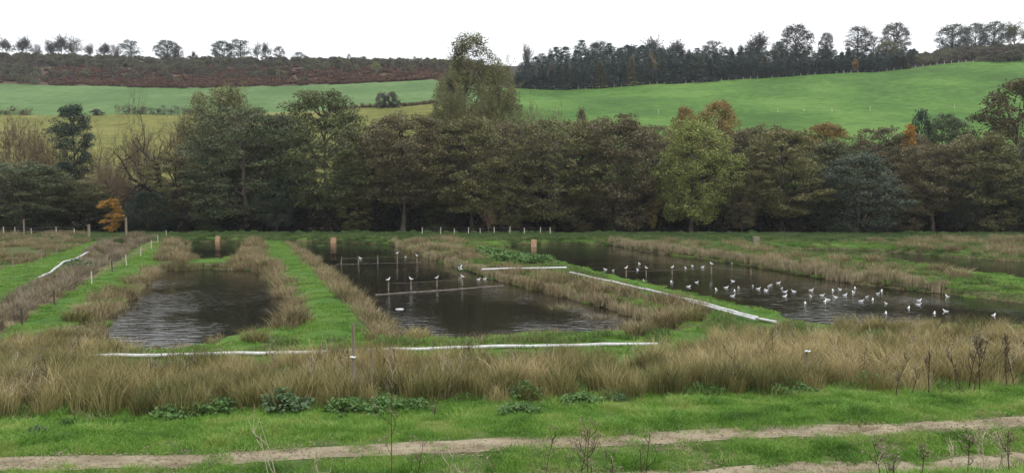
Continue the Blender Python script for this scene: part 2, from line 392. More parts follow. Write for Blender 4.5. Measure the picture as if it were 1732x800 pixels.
def hill(x, y):
    yy = np.maximum(y, 100.0)
    px = 866 + F * x / yy
    cols = [np.full_like(px, 0.7), np.full_like(px, 1.6)]
    for k in (200, 290, 400, 520):
        py = np.interp(px, HC_PX, HC[k])
        cyv = (400 - py) / F
        cols.append(CAMZ + k * (-SP + cyv * CP) / (CP + cyv * SP))
    cols.append(cols[-1] + 7); cols.append(cols[-1] + 2)
    Zc = np.stack(cols)
    mS = np.zeros_like(Zc)
    for k in range(1, len(HY) - 1):
        mS[k] = (Zc[k + 1] - Zc[k - 1]) / (HY[k + 1] - HY[k - 1])
    out = np.zeros_like(px)
    for k in range(len(HY) - 1):
        s = (y >= HY[k]) & (y < HY[k + 1]) if k < len(HY) - 2 else (y >= HY[k])
        h = HY[k + 1] - HY[k]; t = np.clip((y - HY[k]) / h, 0, 1)
        v = (2 * t**3 - 3 * t**2 + 1) * Zc[k] + (t**3 - 2 * t**2 + t) * h * mS[k] + (-2 * t**3 + 3 * t**2) * Zc[k + 1] + (t**3 - t**2) * h * mS[k + 1]
        out = np.where(s, v, out)
    return out


DITCH = [U(px, py, 0.4)[:2] for px, py in [(-200, 640), (0, 555), (110, 500), (200, 440), (262, 404), (225, 402), (160, 425), (60, 480), (-200, 545)]]


def height(x, y):
    x = np.asarray(x, float); y = np.asarray(y, float)
    s = y - 0.13 * x
    fg = np.interp(s, [-12, 0, 8, 14.6, 15.7, 17, 18.7, 19.8, 23.4, 28, 36, 40], [6.6, 6.4, 4.3, 1.98, 1.72, 1.75, 1.88, 1.9, 1.6, 1.15, 0.72, 0.66])
    fg = fg - 0.07 * np.exp(-((s - 18.65) / .42) ** 2) - 0.07 * np.exp(-((s - 16.3) / .45) ** 2)
    base = fg + 0.10 * (vnoise(x, y, 3.1, 1) - .5) + np.where(s > 37, 0.2, 0.07) * (vnoise(x, y, 1.2, 2) - .5)
    P = np.stack([x.ravel(), y.ravel()], 1)
    near = (P[:, 1] > 30) & (P[:, 1] < 135) & (np.abs(P[:, 0]) < 140)
    z = base.ravel().copy()
    if near.any():
        Q = P[near]; zq = z[near]
        wob = 0.35 * (vnoise(Q[:, 0], Q[:, 1], 1.7, 5) - .5)
        for poly in PONDS.values():
            d, dyn = seg_dist(Q, poly, True, True); ins = in_poly(Q, poly)
            sd = np.where(ins, -d, d) + wob * 0.8
            slope = 0.75 - 0.60 * np.clip(-dyn * 1.15, 0, 1)          # near shores shelve gently
            zq = np.where(sd < 0, np.maximum(sd * 0.7, -0.7), np.minimum(zq, 0.02 + sd * slope))
        d = seg_dist(Q, DITCH); ins = in_poly(Q, DITCH)
        zq = np.where(ins, zq - np.minimum(d * 0.4, 0.55), zq)
        z[near] = zq
    z = z.reshape(x.shape)
    return np.where(y > 126, hill(x, y) + 0.8 * (vnoise(x, y, 14, 9) - .5) * np.clip((y - 126) / 60, 0, 1), z)


def spread(a, b, s0, s1):
    r = [a]; s = s0
    while r[-1] < b:
        r.append(r[-1] + s); s = min(s * 1.12, s1)
    return np.array(r)


xs = np.concatenate([-spread(70, 760, 0.6, 9)[::-1], np.arange(-69.5, 95, 0.5), spread(95.2, 800, 0.6, 9)])
ys = np.concatenate([np.arange(-12, 14, 1.0), np.arange(14, 30, 0.25), np.arange(30, 126, 0.5), np.arange(126, 146, 1.0), np.arange(146, 404, 3.0), np.arange(404, 900, 8.0)])
GX, GY = np.meshgrid(xs, ys)
GZ = height(GX, GY)


def hz(x, y):                    # ground height, bilinear in the built grid
    x = np.asarray(x, float); y = np.asarray(y, float)
    i = np.clip(np.searchsorted(xs, x) - 1, 0, len(xs) - 2); j = np.clip(np.searchsorted(ys, y) - 1, 0, len(ys) - 2)
    fx = (x - xs[i]) / (xs[i + 1] - xs[i]); fy = (y - ys[j]) / (ys[j + 1] - ys[j])
    return (GZ[j, i] * (1 - fx) + GZ[j, i + 1] * fx) * (1 - fy) + (GZ[j + 1, i] * (1 - fx) + GZ[j + 1, i + 1] * fx) * fy


def on(px, py, z0=0.65):         # ground point seen at a pixel
    z = z0
    for _ in range(6):
        p = U(px, py, z)
        z = float(hz(p[0], p[1]))
    p = U(px, py, z)
    return np.array([p[0], p[1], float(hz(p[0], p[1]))])


def px_poly(pts, z=0.65):
    return [U(a, b, z)[:2] for a, b in pts]


def sample_poly(poly, dens, seed):
    r = np.random.default_rng(seed)
    P = np.array(poly); lo, hi = P.min(0), P.max(0)
    n = int((hi - lo).prod() * dens)
    Q = lo + r.random((n, 2)) * (hi - lo)
    return Q[in_poly(Q, poly)]


# zones of dry rushes / rough grass (photo pixels on the bank tops)
Z_RUSH = {
    'band': [(-260, 735), (0, 722), (300, 708), (600, 692), (900, 682), (1200, 674), (1500, 665), (2000, 642), (2000, 566), (1732, 576), (1560, 590), (1400, 596), (1250, 600), (1130, 612), (1090, 630), (700, 632), (672, 612), (540, 614), (525, 634), (345, 640), (325, 648), (185, 648), (150, 612), (60, 606), (-260, 612)],
    'frontC': [(1180, 600), (1190, 575), (1330, 562), (1430, 560), (1560, 556), (1732, 556), (2000, 560), (2000, 590), (1732, 596), (1400, 600)],
    'frontA': [(-120, 625), (60, 575), (110, 570), (180, 585), (230, 600), (60, 618)],
    'A_left': [(92, 582), (112, 548), (160, 508), (214, 474), (256, 450), (278, 458), (240, 498), (182, 540), (150, 580)],
    'A_far': [(268, 452), (270, 425), (285, 407), (318, 404), (322, 425), (330, 446), (345, 452), (300, 458)],
    'A_mid': [(375, 452), (400, 440), (420, 420), (408, 406), (440, 406), (448, 432), (430, 455)],
    'A_dam': [(296, 459), (340, 457.5), (340, 447), (300, 446)],
    'A_dam_right': [(376, 457.5), (432, 459), (430, 448), (378, 447)],
    'A_right': [(425, 458), (430, 440), (470, 450), (500, 490), (520, 525), (515, 548), (470, 560), (480, 520), (460, 480)],
    'B_left': [(484, 408), (505, 410), (545, 440), (590, 478), (640, 515), (662, 560), (640, 566), (600, 524), (560, 484), (515, 440)],
    'BC': [(672, 408), (760, 404), (800, 412), (800, 430), (870, 455), (960, 470), (1080, 496), (1200, 522), (1205, 545), (1150, 558), (1080, 552), (950, 506), (850, 478), (770, 450), (700, 424)],
    'CD': [(1130, 408), (1300, 415), (1300, 432), (1440, 440), (1540, 458), (1732, 486), (1732, 506), (1560, 488), (1440, 474), (1250, 442), (1100, 421)],
    'D_right': [(1470, 408), (1560, 404), (1900, 402), (1900, 445), (1732, 440), (1560, 430)],
    'left_field': [(-200, 395), (150, 395), (150, 412), (60, 440), (-40, 470), (-200, 500)],
    'ditch': [(-200, 625), (0, 560), (102, 500), (206, 436), (262, 402), (225, 398), (165, 415), (100, 462), (0, 500), (-200, 545)],
}
ZW = {k: px_poly(v) for k, v in Z_RUSH.items()}
ZW['band'] = px_poly(Z_RUSH['band'][:8], 1.6) + px_poly(Z_RUSH['band'][8:], .75)      # its front edge lies on the rising ground

dry = np.zeros(GX.shape)
P2 = np.stack([GX.ravel(), GY.ravel()], 1)
dr = np.zeros(len(P2))
sel = (P2[:, 1] > 14) & (P2[:, 1] < 127) & (np.abs(P2[:, 0]) < 130)
for k, poly in ZW.items():
    q = in_poly(P2[sel], poly)
    amt = {'band': 0.8, 'left_field': 0.6, 'D_right': 0.45, 'CD': 0.5, 'ditch': 0.8}.get(k, 0.75)
    t = dr[sel]; t[q] = np.maximum(t[q], amt); dr[sel] = t
for poly in PONDS.values():
    d = np.where(in_poly(P2[sel], poly), 0, seg_dist(P2[sel], poly))
    t = dr[sel]; t = np.maximum(t, np.clip(1.0 - d / 0.7, 0, 1)); dr[sel] = t
dr[P2[:, 1] > 124] = 1.0
nr = P2[:, 1] < 30
dr[nr] = np.maximum(dr[nr], .35)
dry = dr.reshape(GX.shape)

nx, ny = len(xs), len(ys)
idx = np.arange(nx * ny).reshape(ny, nx)
Q4 = np.stack([idx[:-1, :-1], idx[:-1, 1:], idx[1:, 1:], idx[1:, :-1]], -1).reshape(-1, 4)
cxm = ((GX[:-1, :-1] + GX[1:, 1:]) / 2).ravel(); cym = ((GY[:-1, :-1] + GY[1:, 1:]) / 2).ravel()
fpx = 866 + F * cxm / np.maximum(cym, 1)
reg = np.zeros(len(Q4), int)                       # 0 ground
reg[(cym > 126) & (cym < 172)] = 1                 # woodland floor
left = fpx < 815
reg[(cym >= 172) & (cym < 291) & left] = 2         # lower field
reg[(cym >= 291) & (cym < 401) & left] = 3         # upper field
reg[(cym >= 401) & left] = 4                       # heath
reg[(cym >= 172) & (cym < 401) & ~left] = 5        # right field
reg[(cym >= 401) & ~left] = 6                      # plantation floor
AV = np.stack([GX.ravel(), GY.ravel(), GZ.ravel()], 1)
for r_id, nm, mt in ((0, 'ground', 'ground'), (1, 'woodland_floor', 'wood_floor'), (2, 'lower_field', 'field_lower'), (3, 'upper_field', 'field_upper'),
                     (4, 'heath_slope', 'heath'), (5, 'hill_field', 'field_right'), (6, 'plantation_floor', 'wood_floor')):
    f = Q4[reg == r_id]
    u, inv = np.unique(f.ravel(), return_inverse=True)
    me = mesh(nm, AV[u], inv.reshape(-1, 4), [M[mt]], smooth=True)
    if r_id == 0:
        a = me.attributes.new("dry", 'FLOAT', 'POINT'); a.data.foreach_set("value", dr[u].astype(np.float32))
    tag(obj(nm, me), kind='structure')

# pond water, one flat sheet per pond (a little wider than the waterline so that it meets the bank)
for k, poly in PONDS.items():
    P = np.array(poly); c = P.mean(0)
    n_ = len(P)
    t = np.roll(P, -1, 0) - np.roll(P, 1, 0)
    nrm = np.stack([t[:, 1], -t[:, 0]], 1); nrm /= np.linalg.norm(nrm, axis=1)[:, None] + 1e-9
    area = 0.5 * np.sum(P[:, 0] * np.roll(P[:, 1], -1) - np.roll(P[:, 0], -1) * P[:, 1])
    P = P + nrm * (0.35 if area > 0 else -0.35)
    me = bpy.data.meshes.new("pond_water")
    me.from_pydata([(float(a), float(b), 0.0) for a, b in P], [], [list(range(n_)) if area > 0 else list(range(n_))[::-1]])
    me.materials.append(M['water']); me.update()
    tag(obj("pond_water", me), kind='structure')

# wheel ruts of the track: two ribbons lying on the turf
tv, tf = [], []
for s0, hw in ((18.65, 0.37), (16.3, 0.42)):
    X = np.arange(-34, 36, 0.2); rows = 9
    off0 = len(tv)
    wl_ = hw * (0.85 + 0.5 * vnoise(X, X * 0 + s0, 2.3, 3) + 0.35 * (vnoise(X, X * 0 + s0, 0.7, 4) - .5))
    wr_ = hw * (0.85 + 0.5 * vnoise(X, X * 0 + s0 + 50, 2.3, 6) + 0.35 * (vnoise(X, X * 0 + s0 + 50, 0.7, 8) - .5))
    cen = s0 + 0.25 * (vnoise(X, X * 0 + s0, 9, 11) - .5)
    for i, x in enumerate(X):
        for r_ in range(rows):
            q = r_ / (rows - 1)
            sv = cen[i] - wl_[i] + (wl_[i] + wr_[i]) * q
            y = sv + 0.13 * x
            edge = math.sin(q * math.pi)
            z = float(hz(x, y)) + 0.012 + 0.03 * edge * (vnoise(np.array([x]), np.array([y]), 0.35, 21)[0] - .4)
            tv.append((x, y, z))
    for i in range(len(X) - 1):
        for r_ in range(rows - 1):
            a = off0 + i * rows + r_
            tf.append((a, a + rows, a + rows + 1, a + 1))
tag(obj("dirt_track", mesh("dirt_track", tv, np.array(tf), [M['dirt']], smooth=True)), kind='structure')


# ------------------------------------------------------------------ geometry builders for plants
def tube(path, radii, k=5):
    path = np.asarray(path, float); n = len(path)
    tan = np.gradient(path, axis=0); tan /= np.linalg.norm(tan, axis=1)[:, None] + 1e-9
    ref = np.where(np.abs(tan[:, 2:3]) > 0.9, np.array([[1., 0, 0]]), np.array([[0, 0, 1.]]))
    a = np.cross(tan, ref); a /= np.linalg.norm(a, axis=1)[:, None] + 1e-9
    b = np.cross(tan, a)
    an = np.arange(k) * 2 * np.pi / k
    V = path[:, None] + np.asarray(radii)[:, None, None] * (np.cos(an)[None, :, None] * a[:, None] + np.sin(an)[None, :, None] * b[:, None])
    ii = np.arange((n - 1) * k).reshape(n - 1, k)
    Fq = np.stack([ii, np.roll(ii, -1, 1), np.roll(ii, -1, 1) + k, ii + k], -1).reshape(-1, 4)
    return V.reshape(-1, 3), Fq


class Acc:
    def __init__(s): s.V = []; s.Q = []; s.T = []; s.n = 0; s.vq = []; s.vt = []

    def add(s, V, Q=None, T=None, v=None):
        if Q is not None and len(Q):
            s.Q.append(np.asarray(Q) + s.n); s.vq.append(np.full(len(Q), .5) if v is None else np.asarray(v))
        if T is not None and len(T):
            s.T.append(np.asarray(T) + s.n); s.vt.append(np.full(len(T), .5) if v is None else np.asarray(v))
        s.V.append(np.asarray(V)); s.n += len(V)

    def mesh(s, name, mats, smooth=False, xform=None):
        V = np.concatenate(s.V)
        if xform is not None: V = xform(V)
        Fs, vs = [], []
        if s.Q: Fs.append(np.concatenate(s.Q)); vs.append(np.concatenate(s.vq))
        if s.T: Fs.append(np.concatenate(s.T)); vs.append(np.concatenate(s.vt))
        return mesh(name, V, Fs, mats, smooth, np.concatenate(vs))


def leaves(r, C, size, up=0.5, aspect=0.6):
    """rhombic leaf faces at centres C, random orientation biased upward"""
    n = len(C)
    nor = r.normal(size=(n, 3)); nor[:, 2] = np.abs(nor[:, 2]) + up
    nor /= np.linalg.norm(nor, axis=1)[:, None]
    t = np.cross(nor, r.normal(size=(n, 3))); t /= np.linalg.norm(t, axis=1)[:, None] + 1e-9
    b = np.cross(nor, t)
    s = (size * (0.6 + 0.8 * r.random(n)))[:, None]
    V = np.stack([C - t * s * .5, C + b * s * aspect * .5 + nor * s * .08, C + t * s * .5, C - b * s * aspect * .5 + nor * s * .08], 1).reshape(-1, 3)
    Q = np.arange(4 * n).reshape(n, 4)
    return V, Q, r.random(n)


def cluster_pts(r, c, rad, flat, n):
    d = r.normal(size=(n, 3)); d /= np.linalg.norm(d, axis=1)[:, None]
    rr = rad * r.random(n) ** 0.45
    p = d * rr[:, None]; p[:, 2] = p[:, 2] * flat - 0.15 * (p[:, 0] ** 2 + p[:, 1] ** 2) / rad
    return c + p


def broadleaf(seed, H=18., W=14., cb=0.14, ncl=110, nleaf=70, lsize=0.42, crad=1.35, flat=0.5, nlimb=16, lean=0.0, shape=0.8, lobes=0.35, trunk_r=0.3, inner=0.3):
    r = np.random.default_rng(seed)
    th0 = r.random(6) * 6.28; am = r.random(6); fr = r.integers(1, 4, 6)
    C = []
    while len(C) < ncl:
        t = r.random(); az = r.random() * 6.283
        tp = shape * .55
        prof = (0.45 + 0.55 * min(1, t / tp) ** .7) * ((1 - (max(0, t - tp) / (1.02 - tp)) ** 2.2) ** .5)
        lob = 1 - lobes * (0.5 + 0.5 * math.sin(az * fr[0] + th0[0] + 4 * t)) * am[0] - lobes * (0.5 + 0.5 * math.sin(az * fr[1] + 9 * t + th0[1])) * am[1]
        rad = W / 2 * prof * lob * (inner + (1 - inner) * math.sqrt(r.random()))
        C.append((rad * math.cos(az), rad * math.sin(az), H * (cb + (0.97 - cb) * t) - crad * .3))
    C = np.array(C)
    acc = Acc()
    for c in C:
        rr = crad * (0.6 + 0.7 * r.random())
        p = cluster_pts(r, c, rr, flat, int(nleaf * (rr / crad) ** 1.5))
        V, Q, v = leaves(r, p, lsize)
        acc.add(V, Q, v=np.clip(v * .65 + r.random() * .35, 0, 1))
    crown = acc
    tr = Acc()
    hh = np.linspace(0, 0.82 * H, 9)
    wob = np.cumsum(r.normal(size=(9, 2)) * 0.12 * H / 18, 0); wob[0] = 0
    path = np.stack([wob[:, 0] + lean * hh, wob[:, 1], hh], 1)
    rad = trunk_r * (1 - 0.85 * np.linspace(0, 1, 9)); rad[0] *= 1.35
    path[0, 2] = -0.3
    tr.add(*tube(path, rad, 7))
    # limbs towards groups of clusters
    lim = C[r.choice(ncl, nlimb, replace=False)]
    own = np.argmin(np.linalg.norm(C[:, None] - lim[None], axis=2), 1)
    for k in range(nlimb):
        e = lim[k]
        d = math.hypot(e[0], e[1])
        h0 = np.clip(e[2] - 0.75 * d, 0.12 * H, 0.78 * H)
        s = np.array([np.interp(h0, hh, path[:, 0]), np.interp(h0, hh, path[:, 1]), h0])
        q = np.linspace(0, 1, 6)[:, None]
        pth = s + (e - s) * q + np.array([0, 0, 1.]) * (np.sin(q * np.pi) * d * 0.08) + np.concatenate([np.zeros((1, 3)), r.normal(size=(5, 3)) * 0.2])
        tr.add(*tube(pth, np.linspace(0.42, 0.1, 6) * trunk_r, 5))
        for c in C[own == k]:
            a = pth[r.integers(2, 5)]
            mid = (a + c) / 2 + r.normal(size=3) * 0.2
            tr.add(*tube([a, mid, c], np.array([0.16, 0.1, 0.05]) * trunk_r, 3))
    return tr, crown


def bare(seed, H=16., W=14., levels=4, trunk_r=0.35, nch=(5, 5, 6, 6), spread_=0.75, twig_w=0.035, leafn=0, lsize=0.3, up=0.35, twigs=True):
    r = np.random.default_rng(seed)
    wood = Acc(); fine = Acc()
    tips = []

    def grow(p, d, L, rad, lev):
        n = 6 if lev < 2 else 4
        pts = [p]; dd = d / np.linalg.norm(d)
        for i in range(n - 1):
            dd = dd + r.normal(size=3) * (0.10 if lev == 0 else 0.2) + np.array([0, 0, up * 0.25])
            dd /= np.linalg.norm(dd)
            pts.append(pts[-1] + dd * L / (n - 1))
        pts = np.array(pts)
        if lev <= 2:
            wood.add(*tube(pts, np.linspace(rad, rad * 0.45, n), 6 if lev == 0 else 4))
        else:
            wood.add(*tube(pts, np.linspace(max(rad, .018), max(rad * .4, .01), n), 3))
        if lev >= levels - 1:
            tips.append(pts)
            return
        for c in range(nch[lev]):
            t = 0.35 + 0.65 * (c + r.random()) / nch[lev]
            f = t * (n - 1); i = min(int(f), n - 2)
            q = pts[i] + (pts[i + 1] - pts[i]) * (f - i)
            tang = pts[i + 1] - pts[i]; tang /= np.linalg.norm(tang)
            az = r.normal(size=3); az -= az @ tang * tang; az /= np.linalg.norm(az)
            nd = tang * (1 - spread_ * 0.5) + az * spread_ * (0.6 + 0.6 * r.random())
            grow(q, nd, L * (0.55 + 0.3 * r.random()) * (1.0 if lev else 1.15), rad * (1 - 0.5 * t) * 0.6, lev + 1)

    grow(np.array([0, 0, -0.3]), np.array([0, 0, 1.]), H * 0.45, trunk_r, 0)
    if twigs:
        for pts in tips:
            for k in range(9):
                q = pts[r.integers(1, len(pts))]
                d = pts[-1] - pts[0]; d = d / (np.linalg.norm(d) + 1e-9) + r.normal(size=3) * 0.55 + np.array([0, 0, up])
                d /= np.linalg.norm(d)
                s = np.cross(d, r.normal(size=3)); s /= np.linalg.norm(s)
                L = H * (0.03 + 0.05 * r.random())
                fine.add([q - s * twig_w / 2, q + s * twig_w / 2, q + d * L], T=[(0, 1, 2)], v=[r.random()])
                if leafn:
                    C = q + d * L * r.random((leafn, 1)) + r.normal(size=(leafn, 3)) * 0.18
                    V, Q, v = leaves(r, C, lsize); fine.add(V, Q, v=v)
    allv = np.concatenate(wood.V + fine.V)
    zt = np.percentile(allv[:, 2], 99.95); wx = np.percentile(np.hypot(allv[:, 0], allv[:, 1]), 99.6)
    sc = np.array([W / 2 / wx, W / 2 / wx, H / zt])
    return wood, fine, (lambda V: V * sc)


def conifer(seed, H=15., W=5.5, nwh=24, nb=9, droop=0.35, low=0.06, gap=0.0):
    r = np.random.default_rng(seed)
    acc = Acc(); tr = Acc()
    tr.add(*tube([(0, 0, -0.4), (0.05, 0, H * .5), (0, 0, H * .98)], [0.16, 0.1, 0.02], 5))
    for i in range(nwh):
        t = i / (nwh - 1); z = H * (low + (1 - low) * t)
        R = W / 2 * ((1 - t) ** 0.62) * (0.8 + 0.35 * r.random()) + 0.12
        for b in range(nb):
            if r.random() < gap: continue
            az = 2 * math.pi * (b + r.random()) / nb
            L = R * (0.7 + 0.5 * r.random())
            o = np.array([math.cos(az), math.sin(az), 0]); s = np.array([-math.sin(az), math.cos(az), 0])
            p0 = np.array([0, 0, z]); dz = -droop * L * (0.6 + 0.8 * r.random()) + 0.25 * t * L
            mid = p0 + o * L * .55 + np.array([0, 0, dz * .4]); tip = p0 + o * L + np.array([0, 0, dz])
            w = L * (0.2 + .12 * r.random()) + 0.1
            dn = np.array([0, 0, -0.25 * w - .05])
            vv = r.random()
            acc.add([p0, mid + s * w + dn, tip, mid - s * w + dn, mid + np.array([0, 0, .1])], T=[(0, 1, 4), (1, 2, 4), (2, 3, 4), (3, 0, 4)], v=[vv, vv * .8, vv, vv * .9])
    return tr, acc


def shrub(seed, H=2.5, W=3.5, ncl=26, nleaf=45, lsize=0.28, crad=0.6, flat=0.7):
    r = np.random.default_rng(seed)
    acc = Acc(); tr = Acc()
    for i in range(ncl):
        az = r.random() * 6.283; t = r.random() ** 0.7
        rad = W / 2 * math.sqrt(r.random()) * math.sqrt(max(0.05, 1 - (t - .25) ** 2 * 1.4))
        c = np.array([rad * math.cos(az), rad * math.sin(az), H * (0.1 + 0.8 * t * (1 - 0.35 * (2 * rad / W) ** 2))])
        V, Q, v = leaves(r, cluster_pts(r, c, crad * (.7 + .6 * r.random()), flat, nleaf), lsize, 0.4)
        acc.add(V, Q, v=np.clip(v * .7 + .3 * r.random(), 0, 1))
        tr.add(*tube([(c[0] * .1, c[1] * .1, -.2), (c[0] * .55, c[1] * .55, c[2] * .6), c], [0.05, 0.03, 0.012], 3))
    return tr, acc


def blades(seed, n, R, hmin, hmax, w, lean=0.35, splay=0.0, segs=2, root_pow=0.5):
    """a tuft: bent tapering blades rooted inside radius R"""
    r = np.random.default_rng(seed)
    acc = Acc()
    a = r.random(n) * 6.283; rr = R * r.random(n) ** root_pow
    x, y = rr * np.cos(a), rr * np.sin(a)
    h = hmin + (hmax - hmin) * r.random(n)
    da = np.where(r.random(n) < splay, a, r.random(n) * 6.283) + r.normal(size=n) * .4
    ln = lean * (0.3 + r.random(n)) * h * (1 + splay * rr / max(R, 1e-6))
    dx, dy = np.cos(da), np.sin(da)
    fa = r.random(n) * 6.283; sx, sy = np.cos(fa) * w / 2, np.sin(fa) * w / 2
    v = r.random(n)
    b0 = np.stack([x, y, np.full(n, -.03)], 1)
    side = np.stack([sx, sy, 0 * sx], 1)
    mid = b0 + np.stack([dx * ln * .3, dy * ln * .3, h * .6], 1)
    tip = b0 + np.stack([dx * ln, dy * ln, h], 1)
    if segs == 1:
        V = np.stack([b0 - side, b0 + side, tip], 1).reshape(-1, 3)
        acc.add(V, T=np.arange(3 * n).reshape(n, 3), v=v)
    else:
        V = np.stack([b0 - side, b0 + side, mid + side * .8, mid - side * .8, tip], 1).reshape(-1, 3)
        k = np.arange(n) * 5
        acc.add(V, Q=np.stack([k, k + 1, k + 2, k + 3], 1), T=np.stack([k + 3, k + 2, k + 4], 1))
        acc.vq[-1] = v; acc.vt[-1] = np.clip(v + .08, 0, 1)
    return acc


# ------------------------------------------------------------------ scattering of stuff (grass and the like) with geometry nodes
def scatter(name, meshes, P, rz, scl, which, label, cat, tilt=None):
    pc = bpy.data.collections.new(name + "_kinds")
    for k, me in enumerate(meshes):
        o = bpy.data.objects.new("%s_kind_%02d" % (name, k), me)
        pc.objects.link(o)
    n = len(P)
    me = bpy.data.meshes.new(name); me.vertices.add(n); me.vertices.foreach_set("co", np.asarray(P, np.float32).ravel())
    rot = np.zeros((n, 3), np.float32); rot[:, 2] = rz
    if tilt is not None: rot[:, :2] = tilt
    a = me.attributes.new("rot", 'FLOAT_VECTOR', 'POINT'); a.data.foreach_set("vector", rot.ravel())
    scl = np.asarray(scl, np.float32)
    if scl.ndim == 1: scl = np.repeat(scl[:, None], 3, 1)
    a = me.attributes.new("scl", 'FLOAT_VECTOR', 'POINT'); a.data.foreach_set("vector", np.ascontiguousarray(scl).ravel())
    a = me.attributes.new("which", 'INT', 'POINT'); a.data.foreach_set("value", np.asarray(which, np.int32))
    me.update()
    o = obj(name, me)
    ng = bpy.data.node_groups.new(name + "_scatter", 'GeometryNodeTree')
    ng.interface.new_socket("Geometry", in_out='INPUT', socket_type='NodeSocketGeometry')
    ng.interface.new_socket("Geometry", in_out='OUTPUT', socket_type='NodeSocketGeometry')
    N, L = ng.nodes, ng.links
    gi, go = N.new('NodeGroupInput'), N.new('NodeGroupOutput')
    ci = N.new('GeometryNodeCollectionInfo'); ci.inputs['Collection'].default_value = pc
    ci.inputs['Separate Children'].default_value = True; ci.inputs['Reset Children'].default_value = True
    ip = N.new('GeometryNodeInstanceOnPoints'); ip.inputs['Pick Instance'].default_value = True

    def na(nm, ty):
        q = N.new('GeometryNodeInputNamedAttribute'); q.data_type = ty; q.inputs['Name'].default_value = nm
        return q.outputs['Attribute']
    e2r = N.new('FunctionNodeEulerToRotation')
    L.new(gi.outputs[0], ip.inputs['Points']); L.new(ci.outputs[0], ip.inputs['Instance'])
    L.new(na("which", 'INT'), ip.inputs['Instance Index'])
    L.new(na("rot", 'FLOAT_VECTOR'), e2r.inputs[0]); L.new(e2r.outputs[0], ip.inputs['Rotation'])
    L.new(na("scl", 'FLOAT_VECTOR'), ip.inputs['Scale'])
    L.new(ip.outputs[0], go.inputs[0])
    md = o.modifiers.new("scatter", 'NODES'); md.node_group = ng
    return tag(o, label, cat, kind='stuff')


def scatter_on(name, meshes, XY, smin, smax, label, cat, seed=1, zoff=0.0, zs=None):
    r = np.random.default_rng(seed)
    n = len(XY)
    z = hz(XY[:, 0], XY[:, 1]) + zoff
    s = smin + (smax - smin) * r.random(n)
    S = np.stack([s, s, s * (zs if zs is not None else 1.0)], 1)
    return scatter(name, meshes, np.stack([XY[:, 0], XY[:, 1], z], 1), r.random(n) * 6.283, S, r.integers(0, len(meshes), n), label, cat, r.normal(size=(n, 2)) * .06)


def not_water(XY, m=0.0):
    k = np.ones(len(XY), bool)
    for poly in PONDS.values():
        k &= ~(in_poly(XY, poly) & (seg_dist(XY, poly) > m))
    return XY[k]


def not_in(XY, *names):
    k = np.ones(len(XY), bool)
    for nme in names: k &= ~in_poly(XY, ZW[nme])
    return XY[k]


# ------------------------------------------------------------------ tree kinds (meshes shared by copies)
def two(tr, cr, wood_m, leaf_m, name, xf=None):
    return (tr.mesh(name + "_wood", [M[wood_m]], True, xf), cr.mesh(name + "_leaves", [M[leaf_m]], False, xf))


KIND = {}                        # name -> (wood mesh, leaf mesh, H, W)


def k_broad(name, seed, wood_m='bark', **kw):
    tr, cr = broadleaf(seed, **kw)
    KIND[name] = two(tr, cr, wood_m, 'l_green', name) + (kw.get('H', 18.), kw.get('W', 14.))


def k_bare(name, seed, wood_m, leaf_m, **kw):
    w, f, xf = bare(seed, **kw)
    KIND[name] = two(w, f, wood_m, leaf_m, name, xf) + (kw.get('H', 16.), kw.get('W', 14.))


def k_con(name, seed, leaf_m, **kw):
    t, c = conifer(seed, **kw)
    KIND[name] = two(t, c, 'bark_dark', leaf_m, name) + (kw.get('H', 15.), kw.get('W', 5.5))


def k_shrub(name, seed, leaf_m, **kw):
    t, c = shrub(seed, **kw)
    KIND[name] = two(t, c, 'bark_dark', leaf_m, name) + (kw.get('H', 2.5), kw.get('W', 3.5))


k_broad('alder1', 11, ncl=260, nleaf=92, lsize=0.27, crad=1.15, flat=0.42, cb=.11, trunk_r=.32)
k_broad('alder2', 12, ncl=270, nleaf=92, lsize=0.27, crad=1.2, flat=0.40, lobes=0.5, shape=0.75, cb=.19, trunk_r=.32)
k_broad('alder3', 13, ncl=260, nleaf=95, lsize=0.27, crad=1.1, flat=0.45, lobes=0.45, cb=0.26, shape=0.9, trunk_r=.32)
k_broad('alder4', 14, ncl=280, nleaf=92, lsize=0.27, crad=1.1, flat=0.5, lobes=0.3, cb=0.06)
k_broad('ash1', 15, ncl=270, nleaf=85, lsize=0.26, crad=1.0, flat=0.8, lobes=0.4, cb=0.12)
k_broad('willow1', 16, ncl=270, nleaf=92, lsize=0.26, crad=1.15, flat=0.6, lobes=0.3, cb=0.02, shape=0.65)
k_broad('tall1', 17, H=32, W=14, ncl=420, nleaf=60, lsize=0.3, crad=1.1, flat=0.9, lobes=0.5, cb=0.12, shape=.7, trunk_r=.4)
k_broad('oak1', 18, ncl=200, nleaf=95, lsize=0.3, crad=1.4, flat=0.45, lobes=0.4, cb=0.2)
k_broad('pine1', 19, 'bark', H=18, W=9, ncl=150, nleaf=110, lsize=0.25, crad=1.05, flat=0.55, lobes=0.4, cb=0.35, shape=0.6)
k_broad('sapling', 20, H=6, W=4.5, ncl=45, nleaf=90, lsize=0.19, crad=.6, flat=0.5, lobes=0.5, cb=0.1, nlimb=8, trunk_r=.08)
